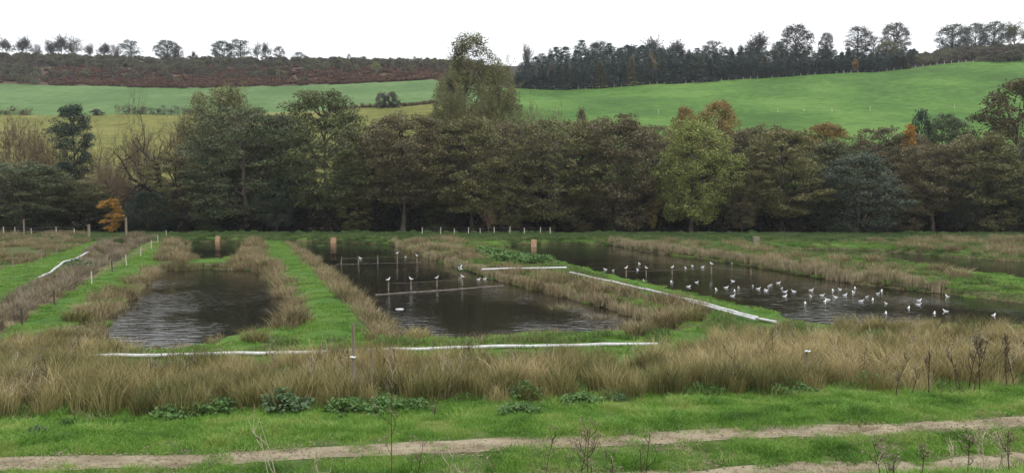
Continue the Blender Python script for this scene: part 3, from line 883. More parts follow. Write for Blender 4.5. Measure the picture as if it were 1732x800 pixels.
# far trees on the skyline: open crowns
k_broad('far_round', 21, 'bark_dark', H=14, W=12, ncl=150, nleaf=26, lsize=0.42, crad=1.0, flat=0.8, cb=0.2, lobes=.5, trunk_r=.4)
k_broad('far_dense', 23, 'bark_dark', H=14, W=12, ncl=200, nleaf=40, lsize=0.42, crad=1.1, flat=0.8, cb=0.14, lobes=.4, trunk_r=.4)
k_bare('far_open', 22, 'twig_grey', 'l_far_grey', H=14, W=12, levels=4, nch=(9, 6, 6, 0), spread_=0.6, twig_w=.12, trunk_r=.4, up=.4, leafn=2, lsize=.42)
k_bare('bare_oak', 31, 'bark_dark', 'twig_brown', H=16, W=16, trunk_r=.75, levels=5, nch=(5, 4, 4, 3, 0), spread_=0.85, up=0.2)
k_bare('bare_tree', 32, 'bark', 'twig_brown', H=14, W=13, trunk_r=.5, levels=5, nch=(6, 4, 4, 3, 0), spread_=0.75, up=.3)
k_bare('bare_dense', 33, 'twig_brown', 'twig_brown', H=14, W=13, levels=5, nch=(7, 5, 4, 4, 0), spread_=0.7, twig_w=.085)
k_bare('twiggy', 34, 'twig_olive', 'l_olive', H=18, W=13, levels=5, nch=(9, 5, 5, 3, 0), spread_=0.6, leafn=4, lsize=.2, up=.5)
k_bare('far_bare', 35, 'twig_grey', 'twig_grey', H=14, W=11, levels=4, nch=(10, 6, 6, 0), spread_=0.6, twig_w=.17, trunk_r=.5, up=.4)
k_bare('far_bare2', 36, 'twig_grey', 'twig_grey', H=14, W=11, levels=4, nch=(9, 7, 6, 0), spread_=0.5, twig_w=.17, trunk_r=.5, up=.6)
for i in range(2):
    k_con('spruce%d' % i, 41 + i, 'l_spruce', H=14, W=5.0 + .4 * i, nwh=24 + i, nb=11)
for i in range(2, 5):
    k_broad('spruce%d' % i, 41 + i, 'bark_dark', H=14, W=5.4, ncl=150, nleaf=16, lsize=.46, crad=.75, flat=.5, cb=.03, shape=(.3, .45, .6)[i - 2], lobes=.35, nlimb=8, trunk_r=.16)
    KIND['spruce%d' % i][1].materials[0] = M['l_spruce']
k_broad('larch_top', 51, H=12, W=4.5, ncl=90, nleaf=45, lsize=.3, crad=.6, flat=.45, cb=.05, shape=.3, lobes=.3, nlimb=10, trunk_r=.12)
for i in range(3):
    k_shrub('bush%d' % i, 61 + i, 'l_heath', H=2.6, W=3.6 + .4 * i)
k_shrub('nettle0', 71, 'l_nettle', H=0.7, W=1.6, ncl=34, nleaf=34, lsize=.13, crad=.22, flat=.5)
k_shrub('nettle1', 72, 'l_nettle', H=0.45, W=2.0, ncl=34, nleaf=34, lsize=.13, crad=.24, flat=.45)


def plant(kind, name, cat, x, y, H, W, label, group=None, leaf=None, wood=None, rz=None, parts=('trunk', 'crown'), z=None):
    wm, lm, h0, w0 = KIND[kind]
    o = empty(name, (x, y, float(hz(x, y)) if z is None else z), label, cat, group, random.random() * 6.28 if rz is None else rz, (W / w0, W / w0, H / h0))
    for nm, me, mt in ((parts[0], wm, wood), (parts[1], lm, leaf)):
        c = obj(nm, me, o)
        if mt:
            c.material_slots[0].link = 'OBJECT'; c.material_slots[0].material = M[mt]
    return o


def tree_px(kind, px, top, wpx, Y, label, leaf=None, wood=None, name='tree', cat='tree', group=None, parts=('trunk', 'crown'), rz=None):
    p = at(px, top, Y)
    g = float(hz(p[0], Y))
    return plant(kind, name, cat, p[0], Y, p[2] - g, wpx * Y / F, label, group, leaf, wood, rz, parts)


WOOD = 'trees of the valley wood'
T = tree_px
for a in [
    ('alder4', 40, 268, 190, 130, "dark green drooping tree at the left end of the wood behind the wire fence", 'l_dkgreen'),
    ('bare_dense', 20, 182, 180, 150, "leafless brown tree at the left edge rising behind the dark green drooping tree", None),
    ('pine1', 121, 167, 84, 148, "dark blue-green pine standing out against the pale meadow", 'l_pine'),
    ('bare_oak', 270, 144, 210, 137, "large leafless tree with crooked spreading limbs left of the dark alders", None),
    ('bare_tree', 196, 196, 120, 147, "smaller leafless tree between the pine and the large bare tree", None),
    ('bare_dense', 75, 205, 130, 156, "leafless brown tree left of the pine against the pale meadow", None),
    ('bare_dense', 238, 212, 130, 154, "leafless brown tree directly behind the large bare tree's left limbs", None),
    ('bare_dense', 318, 188, 140, 151, "leafless brown tree between the large bare tree and the first dark alder", None),
    ('bare_tree', 155, 236, 110, 141, "low twiggy tree right of the pine's trunk", None),
    ('alder3', 130, 300, 120, 133, "low olive tree below the pine at the edge of the wood", 'l_browngreen'),
    ('bare_dense', 190, 262, 120, 138, "twiggy brown tree above the orange sapling", None),
    ('alder1', 300, 250, 120, 137, "brownish tree in front of the large bare tree left of the alders", 'l_browngreen'),
    ('twiggy', 385, 131, 180, 152, "olive twiggy tree rising behind the first dark alder", None),
    ('ash1', 372, 138, 150, 152, "pale olive crown behind the first dark alder", 'l_olive'),
    ('alder1', 405, 172, 180, 131, "dark green alder, first big crown right of the bare trees", 'l_dkgreen'),
    ('alder2', 545, 145, 180, 132, "tall dark green alder with a gap of pale meadow through its limbs", 'l_green'),
    ('alder3', 680, 184, 175, 130, "brown alder with a bare trunk showing below, left of the fence posts", 'l_brown'),
    ('alder2', 800, 190, 160, 131, "brown-green alder with a straight grey trunk behind the fence posts", 'l_browngreen'),
    ('tall1', 790, 50, 150, 165, "tallest tree of the wood, thin pale green top against the white sky", 'l_olive'),
    ('twiggy', 838, 88, 170, 158, "olive brown twiggy tree beside the tallest tree", None),
    ('twiggy', 768, 98, 130, 156, "yellowish green tree at the left foot of the tallest tree", None),
    ('ash1', 845, 98, 100, 162, "olive crown filling the right side below the tallest tree", 'l_olive'),
    ('ash1', 762, 112, 80, 161, "yellow-olive crown filling the left side below the tallest tree", 'l_olive'),
    ('bare_dense', 912, 160, 130, 150, "pinkish brown leafless tree right of the tallest tree", None),
    ('alder1', 935, 194, 160, 131, "olive green alder right of the fence posts", 'l_browngreen'),
    ('alder4', 1050, 185, 160, 132, "dark brown alder left of the lime green tree", 'l_brown'),
    ('ash1', 1172, 198, 165, 129, "lime green leafy tree, the brightest of the wood's front row", 'l_lime'),
    ('oak1', 1215, 164, 120, 152, "ochre crown behind the lime green tree", 'l_ochre'),
    ('oak1', 1158, 174, 80, 150, "small ochre crown peeping over the left of the lime green tree", 'l_ochre'),
    ('alder3', 1290, 204, 130, 146, "olive tree behind the right side of the lime green tree", 'l_olive'),
    ('alder2', 1328, 214, 170, 130, "olive grey alder right of the lime green tree", 'l_browngreen'),
    ('willow1', 1455, 256, 175, 128, "grey-green willow with a low rounded crown at the edge of the wood", 'l_greygreen'),
    ('alder1', 1490, 210, 150, 146, "brown alder rising behind the grey-green willow", 'l_brown'),
    ('alder3', 1582, 236, 130, 131, "brown alder right of the grey-green willow", 'l_brown'),
    ('alder4', 1668, 216, 150, 131, "dark olive alder below the brownish oak at the right", 'l_browngreen'),
    ('alder1', 1765, 232, 150, 130, "dark alder cut off by the right edge of the picture", 'l_dkgreen'),
    ('oak1', 1725, 126, 180, 143, "brownish olive oak at the right edge above the wood", 'l_rust'),
    ('alder2', 1393, 202, 100, 148, "yellow-olive tree left of the brown alder behind the willow", 'l_ochre'),
    ('alder4', 1600, 186, 90, 160, "dark grey-green tree behind the yellow larch", 'l_dkgreen'),
    ('alder2', 460, 186, 150, 144, "dark green tree between and behind the two big dark alders", 'l_dkgreen'),
    ('alder4', 620, 205, 140, 144, "dark brown-green tree behind the tall dark alder and the brown alder", 'l_browngreen'),
    ('alder1', 740, 210, 140, 143, "brown tree between and behind the alders by the fence posts", 'l_brown'),
    ('alder3', 866, 198, 140, 145, "rusty brown tree below the pinkish leafless tree", 'l_brown'),
    ('alder2', 995, 196, 140, 143, "brown-green tree in the gap between the olive and the dark brown alder", 'l_browngreen'),
    ('alder1', 1110, 204, 110, 144, "dark brown tree behind the left side of the lime green tree", 'l_brown'),
    ('alder1', 1250, 214, 130, 143, "dull brown tree in the gap right of the lime green tree", 'l_brown'),
    ('alder2', 1400, 236, 130, 142, "dark green tree between the olive grey alder and the willow", 'l_dkgreen'),
    ('alder4', 1535, 240, 120, 142, "dark brown tree in the gap right of the willow", 'l_brown'),
    ('alder2', 1632, 232, 120, 143, "brown tree between the brown and the dark olive alder at the right", 'l_brown'),
    ('alder2', 70, 280, 150, 145, "olive tree behind the dark green drooping tree at the left", 'l_browngreen'),
    ('alder4', 350, 225, 130, 144, "dark tree behind the left side of the first dark alder", 'l_dkgreen'),
]:
    kind, px, top, w, Y, lab, leaf = a
    T(kind, px, top, w * (1.12 if kind[:4] in ('alde', 'ash1', 'will') else 1.0), Y, lab, leaf, group=WOOD, name='leafless_tree' if kind.startswith('bare') else ('pine_tree' if kind == 'pine1' else 'broadleaf_tree'))
T('larch_top', 1541, 204, 42, 141, "small bright yellow larch poking above the wood", 'l_orange', name='larch_tree', group=WOOD)
T('sapling', 1104, 294, 34, 130.6, "small ochre tree glimpsed left of the lime green tree", 'l_ochre', name='orange_tree', group=WOOD)
T('far_dense', 1560, 182, 46, 162, "dark evergreen left of the dark tree behind the larch", 'l_pine', name='evergreen_tree', group=WOOD)
T('sapling', 985, 176, 44, 152, "small brown tree against the hill field", 'l_brown', name='small_tree', group=WOOD)
T('sapling', 188, 334, 54, 125.5, "orange-leaved sapling beside the wooden post at the left", 'l_orange', name='orange_sapling', group=WOOD)
T('willow1', 248, 322, 110, 128, "very dark evergreen holly right of the orange sapling", 'l_holly', name='holly_tree', group=WOOD)
T('bare_tree', 826, 336, 40, 126.5, "small pale leafless tree behind the fence posts", None, 'twig_brown', name='leafless_sapling', group=WOOD)

rb = np.random.default_rng(17)
ORD = ['first', 'second', 'third', 'fourth', 'fifth', 'sixth', 'seventh', 'eighth', 'ninth', 'tenth', 'eleventh', 'twelfth', 'thirteenth']
for k, (px, top, w, leaf) in enumerate([(345, 330, 80, 'l_dkgreen'), (470, 300, 100, 'l_greygreen'), (612, 312, 90, 'l_browngreen'), (742, 318, 80, 'l_dkgreen'), (865, 300, 100, 'l_browngreen'), (985, 305, 95, 'l_brown'),
                                        (1085, 325, 70, 'l_under'), (1245, 310, 85, 'l_brown'), (1385, 300, 100, 'l_dkgreen'), (1530, 312, 90, 'l_brown'), (1625, 305, 90, 'l_greygreen'), (1712, 300, 90, 'l_browngreen')]):
    T(('willow1', 'ash1', 'alder4')[k % 3], px + rb.normal() * 6, top, w, 128.5 + 6 * rb.random(), "low understorey tree filling the foot of the wood, %s from the left" % ORD[k], leaf, group='low trees at the foot of the wood', name='understorey_tree')
for px in np.arange(-60, 1800, 62):
    top = np.interp(px, [0, 110, 130, 330, 350, 480, 620, 760, 1000, 1300, 1700], [285, 292, 305, 300, 235, 195, 222, 215, 212, 222, 240]) + rb.normal() * 6
    T(('alder1', 'alder4', 'willow1')[rb.integers(0, 3)], px + rb.normal() * 12, top, 120 + 40 * rb.random(), 150 + 9 * rb.random(), "dull tree deep in the wood, mostly hidden behind the front rows",
      ('l_brown', 'l_browngreen', 'l_dkgreen')[rb.integers(0, 3)], group='trees deep in the wood', name='broadleaf_tree')

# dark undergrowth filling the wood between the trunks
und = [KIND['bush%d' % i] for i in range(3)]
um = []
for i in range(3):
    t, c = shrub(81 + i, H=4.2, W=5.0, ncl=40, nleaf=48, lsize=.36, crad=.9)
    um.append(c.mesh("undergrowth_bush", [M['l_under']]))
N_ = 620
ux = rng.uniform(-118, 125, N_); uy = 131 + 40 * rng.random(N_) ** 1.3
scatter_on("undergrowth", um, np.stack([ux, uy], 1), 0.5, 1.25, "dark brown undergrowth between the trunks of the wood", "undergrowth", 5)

# ------------------------------------------------------------------ hill: conifer plantation, skyline trees, scrub, hedges
r_ = np.random.default_rng(99)
topline = lambda px: np.interp(px, [870, 905, 960, 1000, 1050, 1100, 1200, 1300, 1400, 1480, 1560], [104, 96, 86, 84, 82, 79, 81, 82, 88, 86, 96])
for row, Y in enumerate((403.5, 412, 424, 440)):
    px = 874 + 6 * row
    while px < (1545 if row else 1530):
        p = at(px, 200, Y)
        top = topline(px) + (22 - 8 * row) + r_.normal() * 5
        if row == 3: top = topline(px) - 3 + r_.normal() * 5
        z1 = at(px, top, Y)[2]; g = float(hz(p[0], Y)) - 0.2
        H = max(7.0, z1 - g)
        mixed = ('l_greygreen', 'l_far_grey', 'l_olive')[r_.integers(0, 3)] if r_.random() < .16 else None
        plant('spruce%d' % r_.integers(0, 5), 'spruce_tree', 'conifer', p[0], Y + r_.normal() * 1.5, H, (8.0 + 2.5 * r_.random()) * (0.6 + H / 35),
              "tall conifer in the front row of the plantation above the hill field" if row == 0 else "conifer rising behind the front row of the plantation on the hill",
              'front conifers of the hill plantation' if row == 0 else 'conifers deeper in the hill plantation', mixed)
        px += 10 + 6 * r_.random()
for a in [
    ('far_bare2', 890, 72, 30, 470, "bare pale tree on the skyline at the left end of the plantation", None, None),
    ('far_round', 1012, 69, 54, 478, "brown round tree above the left part of the plantation", 'l_far_grey', None),
    ('far_open', 1060, 72, 40, 478, "small greyish brown tree on the plantation skyline left of the tall pair", 'l_far_grey', None),
    ('far_open', 1103, 61, 62, 480, "ochre grey open tree, left of the tall pair above the plantation", 'l_far_grey', None),
    ('far_open', 1140, 67, 60, 480, "ochre grey open tree, right of the tall pair above the plantation", 'l_far_grey', None),
    ('far_round', 1207, 68, 44, 478, "dark brown tree above the middle of the plantation", 'l_far_dark', None),
    ('far_open', 1278, 54, 70, 480, "broad ochre tree on the skyline left of the dark domed tree", 'l_far_grey', None),
    ('far_bare', 1312, 66, 30, 480, "thin bare tree between the broad ochre tree and the dark domed tree", None, None),
    ('far_dense', 1347, 41, 62, 470, "dark domed tree standing highest above the plantation", 'l_far_dark', None),
    ('far_dense', 1398, 55, 28, 470, "narrow dark tree right of the dark domed tree", 'l_far_dark', None),
    ('far_round', 1452, 43, 56, 470, "dark brown open tree, second from the right end of the plantation", 'l_far_dark', None),
    ('far_round', 1478, 60, 24, 470, "slim tree tucked against the dark brown open tree", 'l_far_dark', None),
    ('far_dense', 1514, 38, 54, 470, "grey-brown domed tree at the right end of the plantation", 'l_far_grey', None),
    ('far_round', 1500, 68, 44, 430, "yellowish olive tree below the grey-brown domed tree", 'l_olive', None),
    ('far_dense', 1612, 41, 60, 470, "green tree, left of the pair on the right skyline", 'l_greygreen', None),
    ('far_dense', 1650, 39, 46, 472, "green tree in the middle of the right skyline group", 'l_greygreen', None),
    ('far_dense', 1682, 36, 44, 472, "rounded green tree beside the yellowing bare tree on the right skyline", 'l_greygreen', None),
    ('far_open', 1718, 34, 56, 470, "yellowing half-bare tree at the right end of the skyline", 'l_olive', 'twig_olive'),
    ('far_open', 1760, 38, 56, 472, "half-bare tree cut off by the right edge on the skyline", 'l_olive', 'twig_olive'),
    ('far_open', 1105, 84, 26, 404, "thin birch with pale trunk and yellow top before the plantation", 'l_ochre', 'bark_pale'),
    ('far_open', 965, 100, 22, 402.6, "pale-trunked birch at the left foot of the plantation", 'l_greygreen', 'bark_pale'),
    ('far_open', 931, 100, 22, 402.6, "pale-trunked birch, first at the left end of the plantation", 'l_far_grey', 'bark_pale'),
    ('far_round', 1447, 100, 15, 402.6, "tiny orange tree at the foot of the plantation", 'l_orange', None),
    ('far_round', 1185, 120, 16, 401, "dark round bush at the foot of the plantation fence", 'l_far_dark', None),
]:
    kind, px, top, w, Y, lab, leaf, wood = a
    T(kind, px, top, w, Y, lab, leaf, wood, name='skyline_tree' if Y > 440 else 'small_tree', group='trees along the hill top')

SK = [
    ('far_open', 8, 61, 34, "twiggy tree at the left edge of the skyline", 'l_far_grey'),
    ('far_open', 38, 60, 42, "ivy-dark tree, second from the left edge of the skyline", 'l_far_grey'),
    ('far_bare', 62, 72, 26, "small bare tree between the leftmost skyline trees and the cluster", None),
    ('far_bare2', 84, 66, 42, "bare tree at the left of the tall skyline cluster", None),
    ('far_open', 104, 57, 42, "tallest tree of the skyline cluster left of the gap", 'l_far_grey'),
    ('far_bare', 126, 60, 42, "bare tree at the right of the tall skyline cluster", None),
    ('far_bare2', 152, 73, 28, "small bare tree right of the skyline cluster", None),
    ('far_open', 176, 71, 36, "half-bare tree with a dark ivy trunk before the round pine", 'l_far_dark'),
    ('far_bare', 194, 73, 28, "thin bare tree touching the left of the round pine on the skyline", None),
    ('far_round', 220, 67, 40, "round dark pine alone on the left skyline", 'l_spruce'),
    ('far_dense', 282, 68, 46, "green bushy oak alone on the skyline", 'l_greygreen'),
    ('far_round', 302, 77, 22, "smaller brown tree against the right of the green oak on the skyline", 'l_far_grey'),
    ('far_open', 328, 85, 14, "tiny bush on the skyline between the green oak and the broad oak", 'l_far_grey'),
    ('far_dense', 376, 69, 42, "left half of the broad grey-green pair on the skyline", 'l_greygreen'),
    ('far_round', 405, 66, 50, "right half of the broad grey-green pair on the skyline", 'l_greygreen'),
    ('far_bare', 436, 70, 24, "slim bare tree just right of the broad pair on the skyline", None),
    ('far_open', 449, 69, 24, "slim leafy tree, second right of the broad pair on the skyline", 'l_far_grey'),
    ('far_round', 472, 78, 24, "small dark tree near the end of the left skyline row", 'l_far_dark'),
    ('far_round', 505, 88, 24, "low dark tree, last of the left skyline row", 'l_far_dark'),
    ('far_round', 590, 91, 9, "tiny dark bush alone on the bare skyline", 'l_far_dark'),
    ('far_round', 701, 95, 8, "tiny dark bush on the skyline left of the tallest tree", 'l_far_dark'),
    ('far_bare', -30, 62, 40, "bare tree just outside the left edge of the skyline", None),
]
for kind, px, top, w, lab, leaf in SK:
    T(kind, px, top, w, 522, lab, leaf, name='skyline_tree', group='trees along the left skyline')

# heath: bracken and scrub as one mass each, a few birches singled out
def hill_pts(n, pxlo, pxhi, ylo, yhi, seed, f=lambda px, t: 1.0):
    r = np.random.default_rng(seed)
    px = r.uniform(pxlo, pxhi, n); t = r.random(n)
    k = r.random(n) < np.vectorize(f)(px, t)
    px, t = px[k], t[k]
    Y = ylo + (yhi - ylo) * t
    return np.stack([(px - 866) / F * Y, Y], 1)


sm = [KIND['bush%d' % i][1] for i in range(3)]
P = hill_pts(2600, -200, 815, 403, 521, 3, lambda px, t: float(np.clip((t - 0.22) * 2.2 + (0.9 if px < 70 else 0) + 0.9 * (vnoise(np.array([px]), np.array([t * 300]), 60, 2)[0] - .5), 0.02, 1)))
scatter_on("scrub", sm, P, 0.6, 1.7, "grey-green and brown scrub over the upper heath slope", "scrub", 6)
bk = []
for i in range(3):
    t, c = shrub(91 + i, H=1.1, W=4.2, ncl=26, nleaf=26, lsize=.4, crad=.55, flat=.6)
    bk.append(c.mesh("bracken_patch", [M['l_bracken']]))
P = hill_pts(2600, -200, 815, 401.5, 515, 4, lambda px, t: float(np.clip(0.95 - 1.1 * t + (0.9 if px > 690 else 0), 0.05, 1)) if px > 90 else 0.1 * (t < .5))
P = np.concatenate([P, P + rng.normal(size=P.shape) * 2.5])
scatter_on("bracken", bk, P, 0.7, 1.5, "red-brown bracken along the foot of the heath slope", "bracken", 7)
P = hill_pts(420, 1535, 1800, 404, 465, 8)
scatter_on("hillside_scrub", sm, P, 0.7, 1.9, "olive brown scrub on the hill top right of the plantation", "scrub", 9)
for px, top, w, Y, lab, leaf in [
    (636, 102, 22, 440, "yellow-green birch on the heath slope", 'l_lime'), (503, 116, 18, 455, "pale green bush on the heath slope left of the yellow-green birch", 'l_green'),
    (203, 100, 24, 490, "orange-brown tree near the top of the heath slope", 'l_ochre'), (123, 118, 20, 420, "pale-stemmed birch among the bracken at the left", 'l_far_grey'),
    (191, 116, 20, 425, "pale-stemmed birch among the bracken below the orange-brown tree", 'l_far_grey'), (905, 110, 16, 408, "pale tree before the plantation's left end", 'l_greygreen')]:
    T('far_open', px, top, w, Y, lab, leaf, 'bark_pale', name='birch_tree', group='single trees on the heath')


def hedge(px0, px1, Y, hpx, leaf, label, seed, dens=0.9):
    r = np.random.default_rng(seed)
    x0, x1 = (px0 - 866) / F * Y, (px1 - 866) / F * Y
    n = int(abs(x1 - x0) * dens)
    acc = Acc(); tr = Acc(); ox, oz = (x0 + x1) / 2, float(hz((x0 + x1) / 2, Y))
    H = hpx * Y / F
    for i in range(n):
        x = x0 + (x1 - x0) * (i + r.random()) / n; y = Y + r.normal() * .4; z = float(hz(x, y))
        h = H * (0.55 + 0.6 * r.random())
        for k in range(4):
            c = np.array([x - ox + r.normal() * .5, y - Y + r.normal() * .4, z - oz + h * (0.15 + .7 * r.random())])
            V, Q, v = leaves(r, cluster_pts(r, c, .55 + h * .16, .7, 26), .42, .4); acc.add(V, Q, v=v)
        tr.add(*tube([(x - ox, y - Y, z - oz - .2), (x - ox + .1, y - Y, z - oz + h * .7)], [.06, .02], 3))
    o = empty('hedge', (ox, Y, oz), label, 'hedge')
    obj('stems', tr.mesh("hedge_stems", [M['bark_dark']]), o)
    obj('foliage', acc.mesh("hedge_foliage", [M[leaf]]), o)


hedge(-120, 60, 291, 13, 'l_brown', "brown hedge across the pasture left of the pine", 201)
hedge(205, 345, 291, 16, 'l_far_grey', "grey-brown hedge across the pasture behind the large bare tree", 202)
hedge(560, 745, 291, 6, 'l_bracken', "low reddish hedge between the green and straw fields left of the tallest tree", 203, 1.2)
hedge(1640, 1800, 398, 10, 'l_olive', "olive hedge at the top right corner of the hill field", 204)
for px, top, w, Y, lab, leaf in [
    (164, 185, 26, 289, "grey bush standing in the pasture right of the pine", 'l_far_grey'),
    (646, 157, 30, 288, "dark bush, left of the pair on the hedge line below the heath", 'l_far_grey'),
    (664, 156, 26, 288, "dark bush, right of the pair on the hedge line below the heath", 'l_far_dark'),
    (1712, 88, 60, 392, "large round olive bush at the top right of the hill field", 'l_heath'),
    (1680, 92, 22, 396, "small dark bush beside the large round bush on the hill", 'l_far_dark')]:
    T('bush1', px, top, w, Y, lab, leaf, name='bush', cat='bush', parts=('stems', 'foliage'))


# ------------------------------------------------------------------ posts, fences
def box_mesh(name, sx, sy, sz, mat, bev=0.12, top_tilt=0.0):
    """upright post: eight-sided, slightly tapered, with chamfered top"""
    a = np.array([[1, bev * 2], [bev * 2, 1]])
    ring = np.array([(1, .7), (.7, 1), (-.7, 1), (-1, .7), (-1, -.7), (-.7, -1), (.7, -1), (1, -.7)]) * .5
    V, Fq = [], []
    for z, s in ((-.3, 1.04), (sz * .5, 1.0), (sz * .97, .96), (sz, .8)):
        for x, y in ring: V.append((x * sx * s, y * sy * s, z + top_tilt * x * (z > sz * .9)))
    for k in range(3):
        for i in range(8): Fq.append((k * 8 + i, k * 8 + (i + 1) % 8, (k + 1) * 8 + (i + 1) % 8, (k + 1) * 8 + i))
    V.append((0, 0, sz * 1.002)); tt = [(24 + i, 24 + (i + 1) % 8, 32) for i in range(8)]
    return mesh(name, V, [np.array(Fq), np.array(tt)], [mat])


POST_PALE = box_mesh("post_pale", .11, .11, 1.0, M['post_pale'])
POST_WOOD = box_mesh("post_wood", .12, .12, 1.0, M['post_wood'])
POST_DARK = box_mesh("post_dark", .12, .12, 1.0, M['post_dark'])


def wire_mesh(name, pts, rad, mat):
    V, Q = tube(np.array(pts), np.full(len(pts), rad), 4)
    return mesh(name, V, [Q], [mat])


def fence(name, pts, hgt, pm, wires, label, wmat='wire', thick=1.0, wr=0.006):
    """pts: ground points; posts and wires are parts of the one fence"""
    o0 = np.array(pts[0])
    o = empty(name, o0, label, 'fence')
    for k, p in enumerate(pts):
        h = hgt[k] if isinstance(hgt, (list, tuple)) else hgt * random.uniform(.9, 1.1)
        c = obj('post', pm[k] if isinstance(pm, list) else pm, o, np.array(p) - o0)
        c.scale = (thick, thick, h); c.rotation_euler = (random.gauss(0, .04), random.gauss(0, .04), random.random())
    for zf in wires:
        hh = np.mean(hgt) if isinstance(hgt, (list, tuple)) else hgt
        obj('wire', wire_mesh("wire", [np.array(p) - o0 + np.array([0, 0, hh * zf]) for p in pts], wr, M[wmat]), o)
    return o


def gp(px, Y):
    x = (px - 866) / F * Y
    return np.array([x, Y, float(hz(x, Y))])


fence('wood_edge_fence', [gp(px, 122.5) for px in (714, 745, 768, 792, 812, 836, 862, 887, 914, 931)], 1.15, POST_PALE, (.9, .55), "row of pale fence posts along the foot of the wood", thick=1.0)
fence('pasture_fence', [gp(px, 120 + 4 * (i % 2)) for i, px in enumerate((-60, -20, 5, 24, 52, 94, 124))], 1.3, POST_PALE, (.92, .6, .3), "wire fence with thin pale posts at the far left before the wood", wr=.012)
fence('left_bank_fence', [on(px, py) for px, py in ((281, 402), (267, 411), (256, 421), (238, 433), (214, 449), (190, 459), (155, 481), (92, 516), (38, 552), (-60, 606))],
      [1.1, 1.05, 1.05, 1.0, 1.05, 1.0, 1.0, .95, 1.0, 1.0], [POST_PALE] * 5 + [POST_DARK] + [POST_PALE] + [POST_DARK] * 3, (.85,), "line of thin pale posts along the left grass bank", 'string', .75, .005)
fence('plantation_fence', [gp(px, 400.6) for px in range(905, 1640, 12)], 1.3, POST_PALE, (), "long fence between hill field and plantation", thick=1.6)
fence('old_sedge_fence', [on(px, py) for px, py in ((96, 432), (104, 424), (22, 452), (45, 441), (70, 437))], .9, POST_WOOD, (), "short crooked posts in the rough sedge field at the left")
for k, (px, py) in enumerate([(1112, 192), (1312, 187), (1356, 186), (1403, 185), (1467, 183), (1608, 182)]):
    Y = 292.
    o = tag(obj('marker_post', POST_PALE, None, gp(px, Y)), "thin white post standing in the hill field, %s from the left" % ['first', 'second', 'third', 'fourth', 'fifth', 'sixth'][k], 'post', 'white posts in the hill field')
    o.scale = (1.3, 1.3, 1.6 if k in (0, 4, 5) else 1.0)
for px, py, h, m, lab, th in [(214, 398, 3.0, POST_WOOD, "tall wooden post beside the orange sapling", 2.2), (151, 399, 2.0, POST_WOOD, "square wooden post left of the orange sapling", 2.6),
                              (41, 393, 2.4, POST_WOOD, "grey post at the far left by the wire fence", 1.6)]:
    o = tag(obj('wooden_post', m, None, on(px, py + 4)), lab, 'post'); o.scale = (th, th, h)

# electric fence posts in the rushes
ins_V, ins_Q = tube([(-.09, 0, 0), (-.03, 0, .015), (.03, 0, -.01), (.09, 0, .02)], [.02, .03, .028, .02], 6)
INS = mesh("insulator", ins_V, [ins_Q], [M['insulator']], True)
for px, py, top, m, th, lab, insul in [(599, 682, 546, POST_WOOD, .7, "tall wooden post with white insulator in the rushes", 603), (629, 668, 590, POST_WOOD, .55, "shorter grey post in the rushes right of the tall wooden post", None),
                                       (1363, 656, 590, POST_WOOD, 0.5, "thin post with white insulator in the rushes at the right", 593)]:
    b = on(px, py, 1.2); h = at(px, top, b[1])[2] - b[2]
    o = empty('fence_post', b, lab, 'post')
    c = obj('post', m, o); c.scale = (th, th, h)
    if insul:
        z = at(px, insul, b[1])[2] - b[2]
        obj('insulator', INS, o, (0.0, -.09, z))

# ------------------------------------------------------------------ pond furniture
def pond_post(px, top, wl, lab, grp, m=POST_WOOD):
    b = U(px, wl, 0.0); h = at(px, top, b[1])[2]
    o = tag(obj('pond_post', m, None, (b[0], b[1], -0.02)), lab, 'post', grp); o.scale = (.85, .85, max(h, .3)); o.rotation_euler = (random.gauss(0, .03), random.gauss(0, .03), random.random())
    return b, h


ordn = ['first', 'second', 'third', 'fourth', 'fifth', 'sixth', 'seventh']
tops = {}
far_row = [(577, 434, 446), (606, 433, 446), (639, 432, 445), (672, 430, 444), (705, 434, 444)]
near_row = [(657, 475, 491), (695, 474, 489), (739, 472, 484), (782, 470, 482)]
c_row = [(1059, 455, 467), (1093, 455, 466), (1137, 454, 464), (1203, 448, 463), (1270, 455, 464)]
for nm, row, where in (('far', far_row, "far post row of the middle pond"), ('near', near_row, "near post row of the middle pond"), ('c', c_row, "post row of the gull pond")):
    pts = []
    for k, (px, t, w) in enumerate(row):
        b, h = pond_post(px, t, w, "thin wooden post, %s from left in the %s" % (ordn[k], where), where)
        tops[(nm, k)] = (b, h); pts.append((b[0], b[1], h * .72))
    tag(obj('string_line', wire_mesh("string_line", pts, .006, M['string'])), "thin string linking the %s" % where, 'string')


def ridge(name, pa, pb, wid, hgt, mat, seed):
    """low irregular bar from pa to pb"""
    r = np.random.default_rng(seed)
    n = 60; V, Fq = [], []
    d = (pb - pa)[:2]; d /= np.linalg.norm(d); nn = np.array([-d[1], d[0]])
    for i in range(n):
        t = i / (n - 1); c = pa[:2] + (pb - pa)[:2] * t + nn * .1 * math.sin(t * 9)
        w = wid * (.6 + .8 * r.random()); h = hgt * (.5 + .8 * r.random())
        for q, z in ((-1, -.15), (-.5, h * .6), (0, h), (.5, h * .6), (1, -.15)): V.append((*(c + nn * q * w / 2), z))
    for i in range(n - 1):
        for k in range(4): a = i * 5 + k; Fq.append((a, a + 5, a + 6, a + 1))
    return mesh(name, V, [np.array(Fq)], [mat], True)


tag(obj('mud_bar', ridge("mud_bar", U(634, 499, 0), U(852, 483, 0), .5, .06, M['mud'], 1)), "thin muddy bar crossing the middle pond under the near row of posts", 'mud bar')
tag(obj('mud_bar', ridge("mud_bar", U(568, 447, 0), U(712, 443.5, 0), .25, .02, M['mud'], 2)), "thin low bar under the far row of posts in the middle pond", 'mud bar')


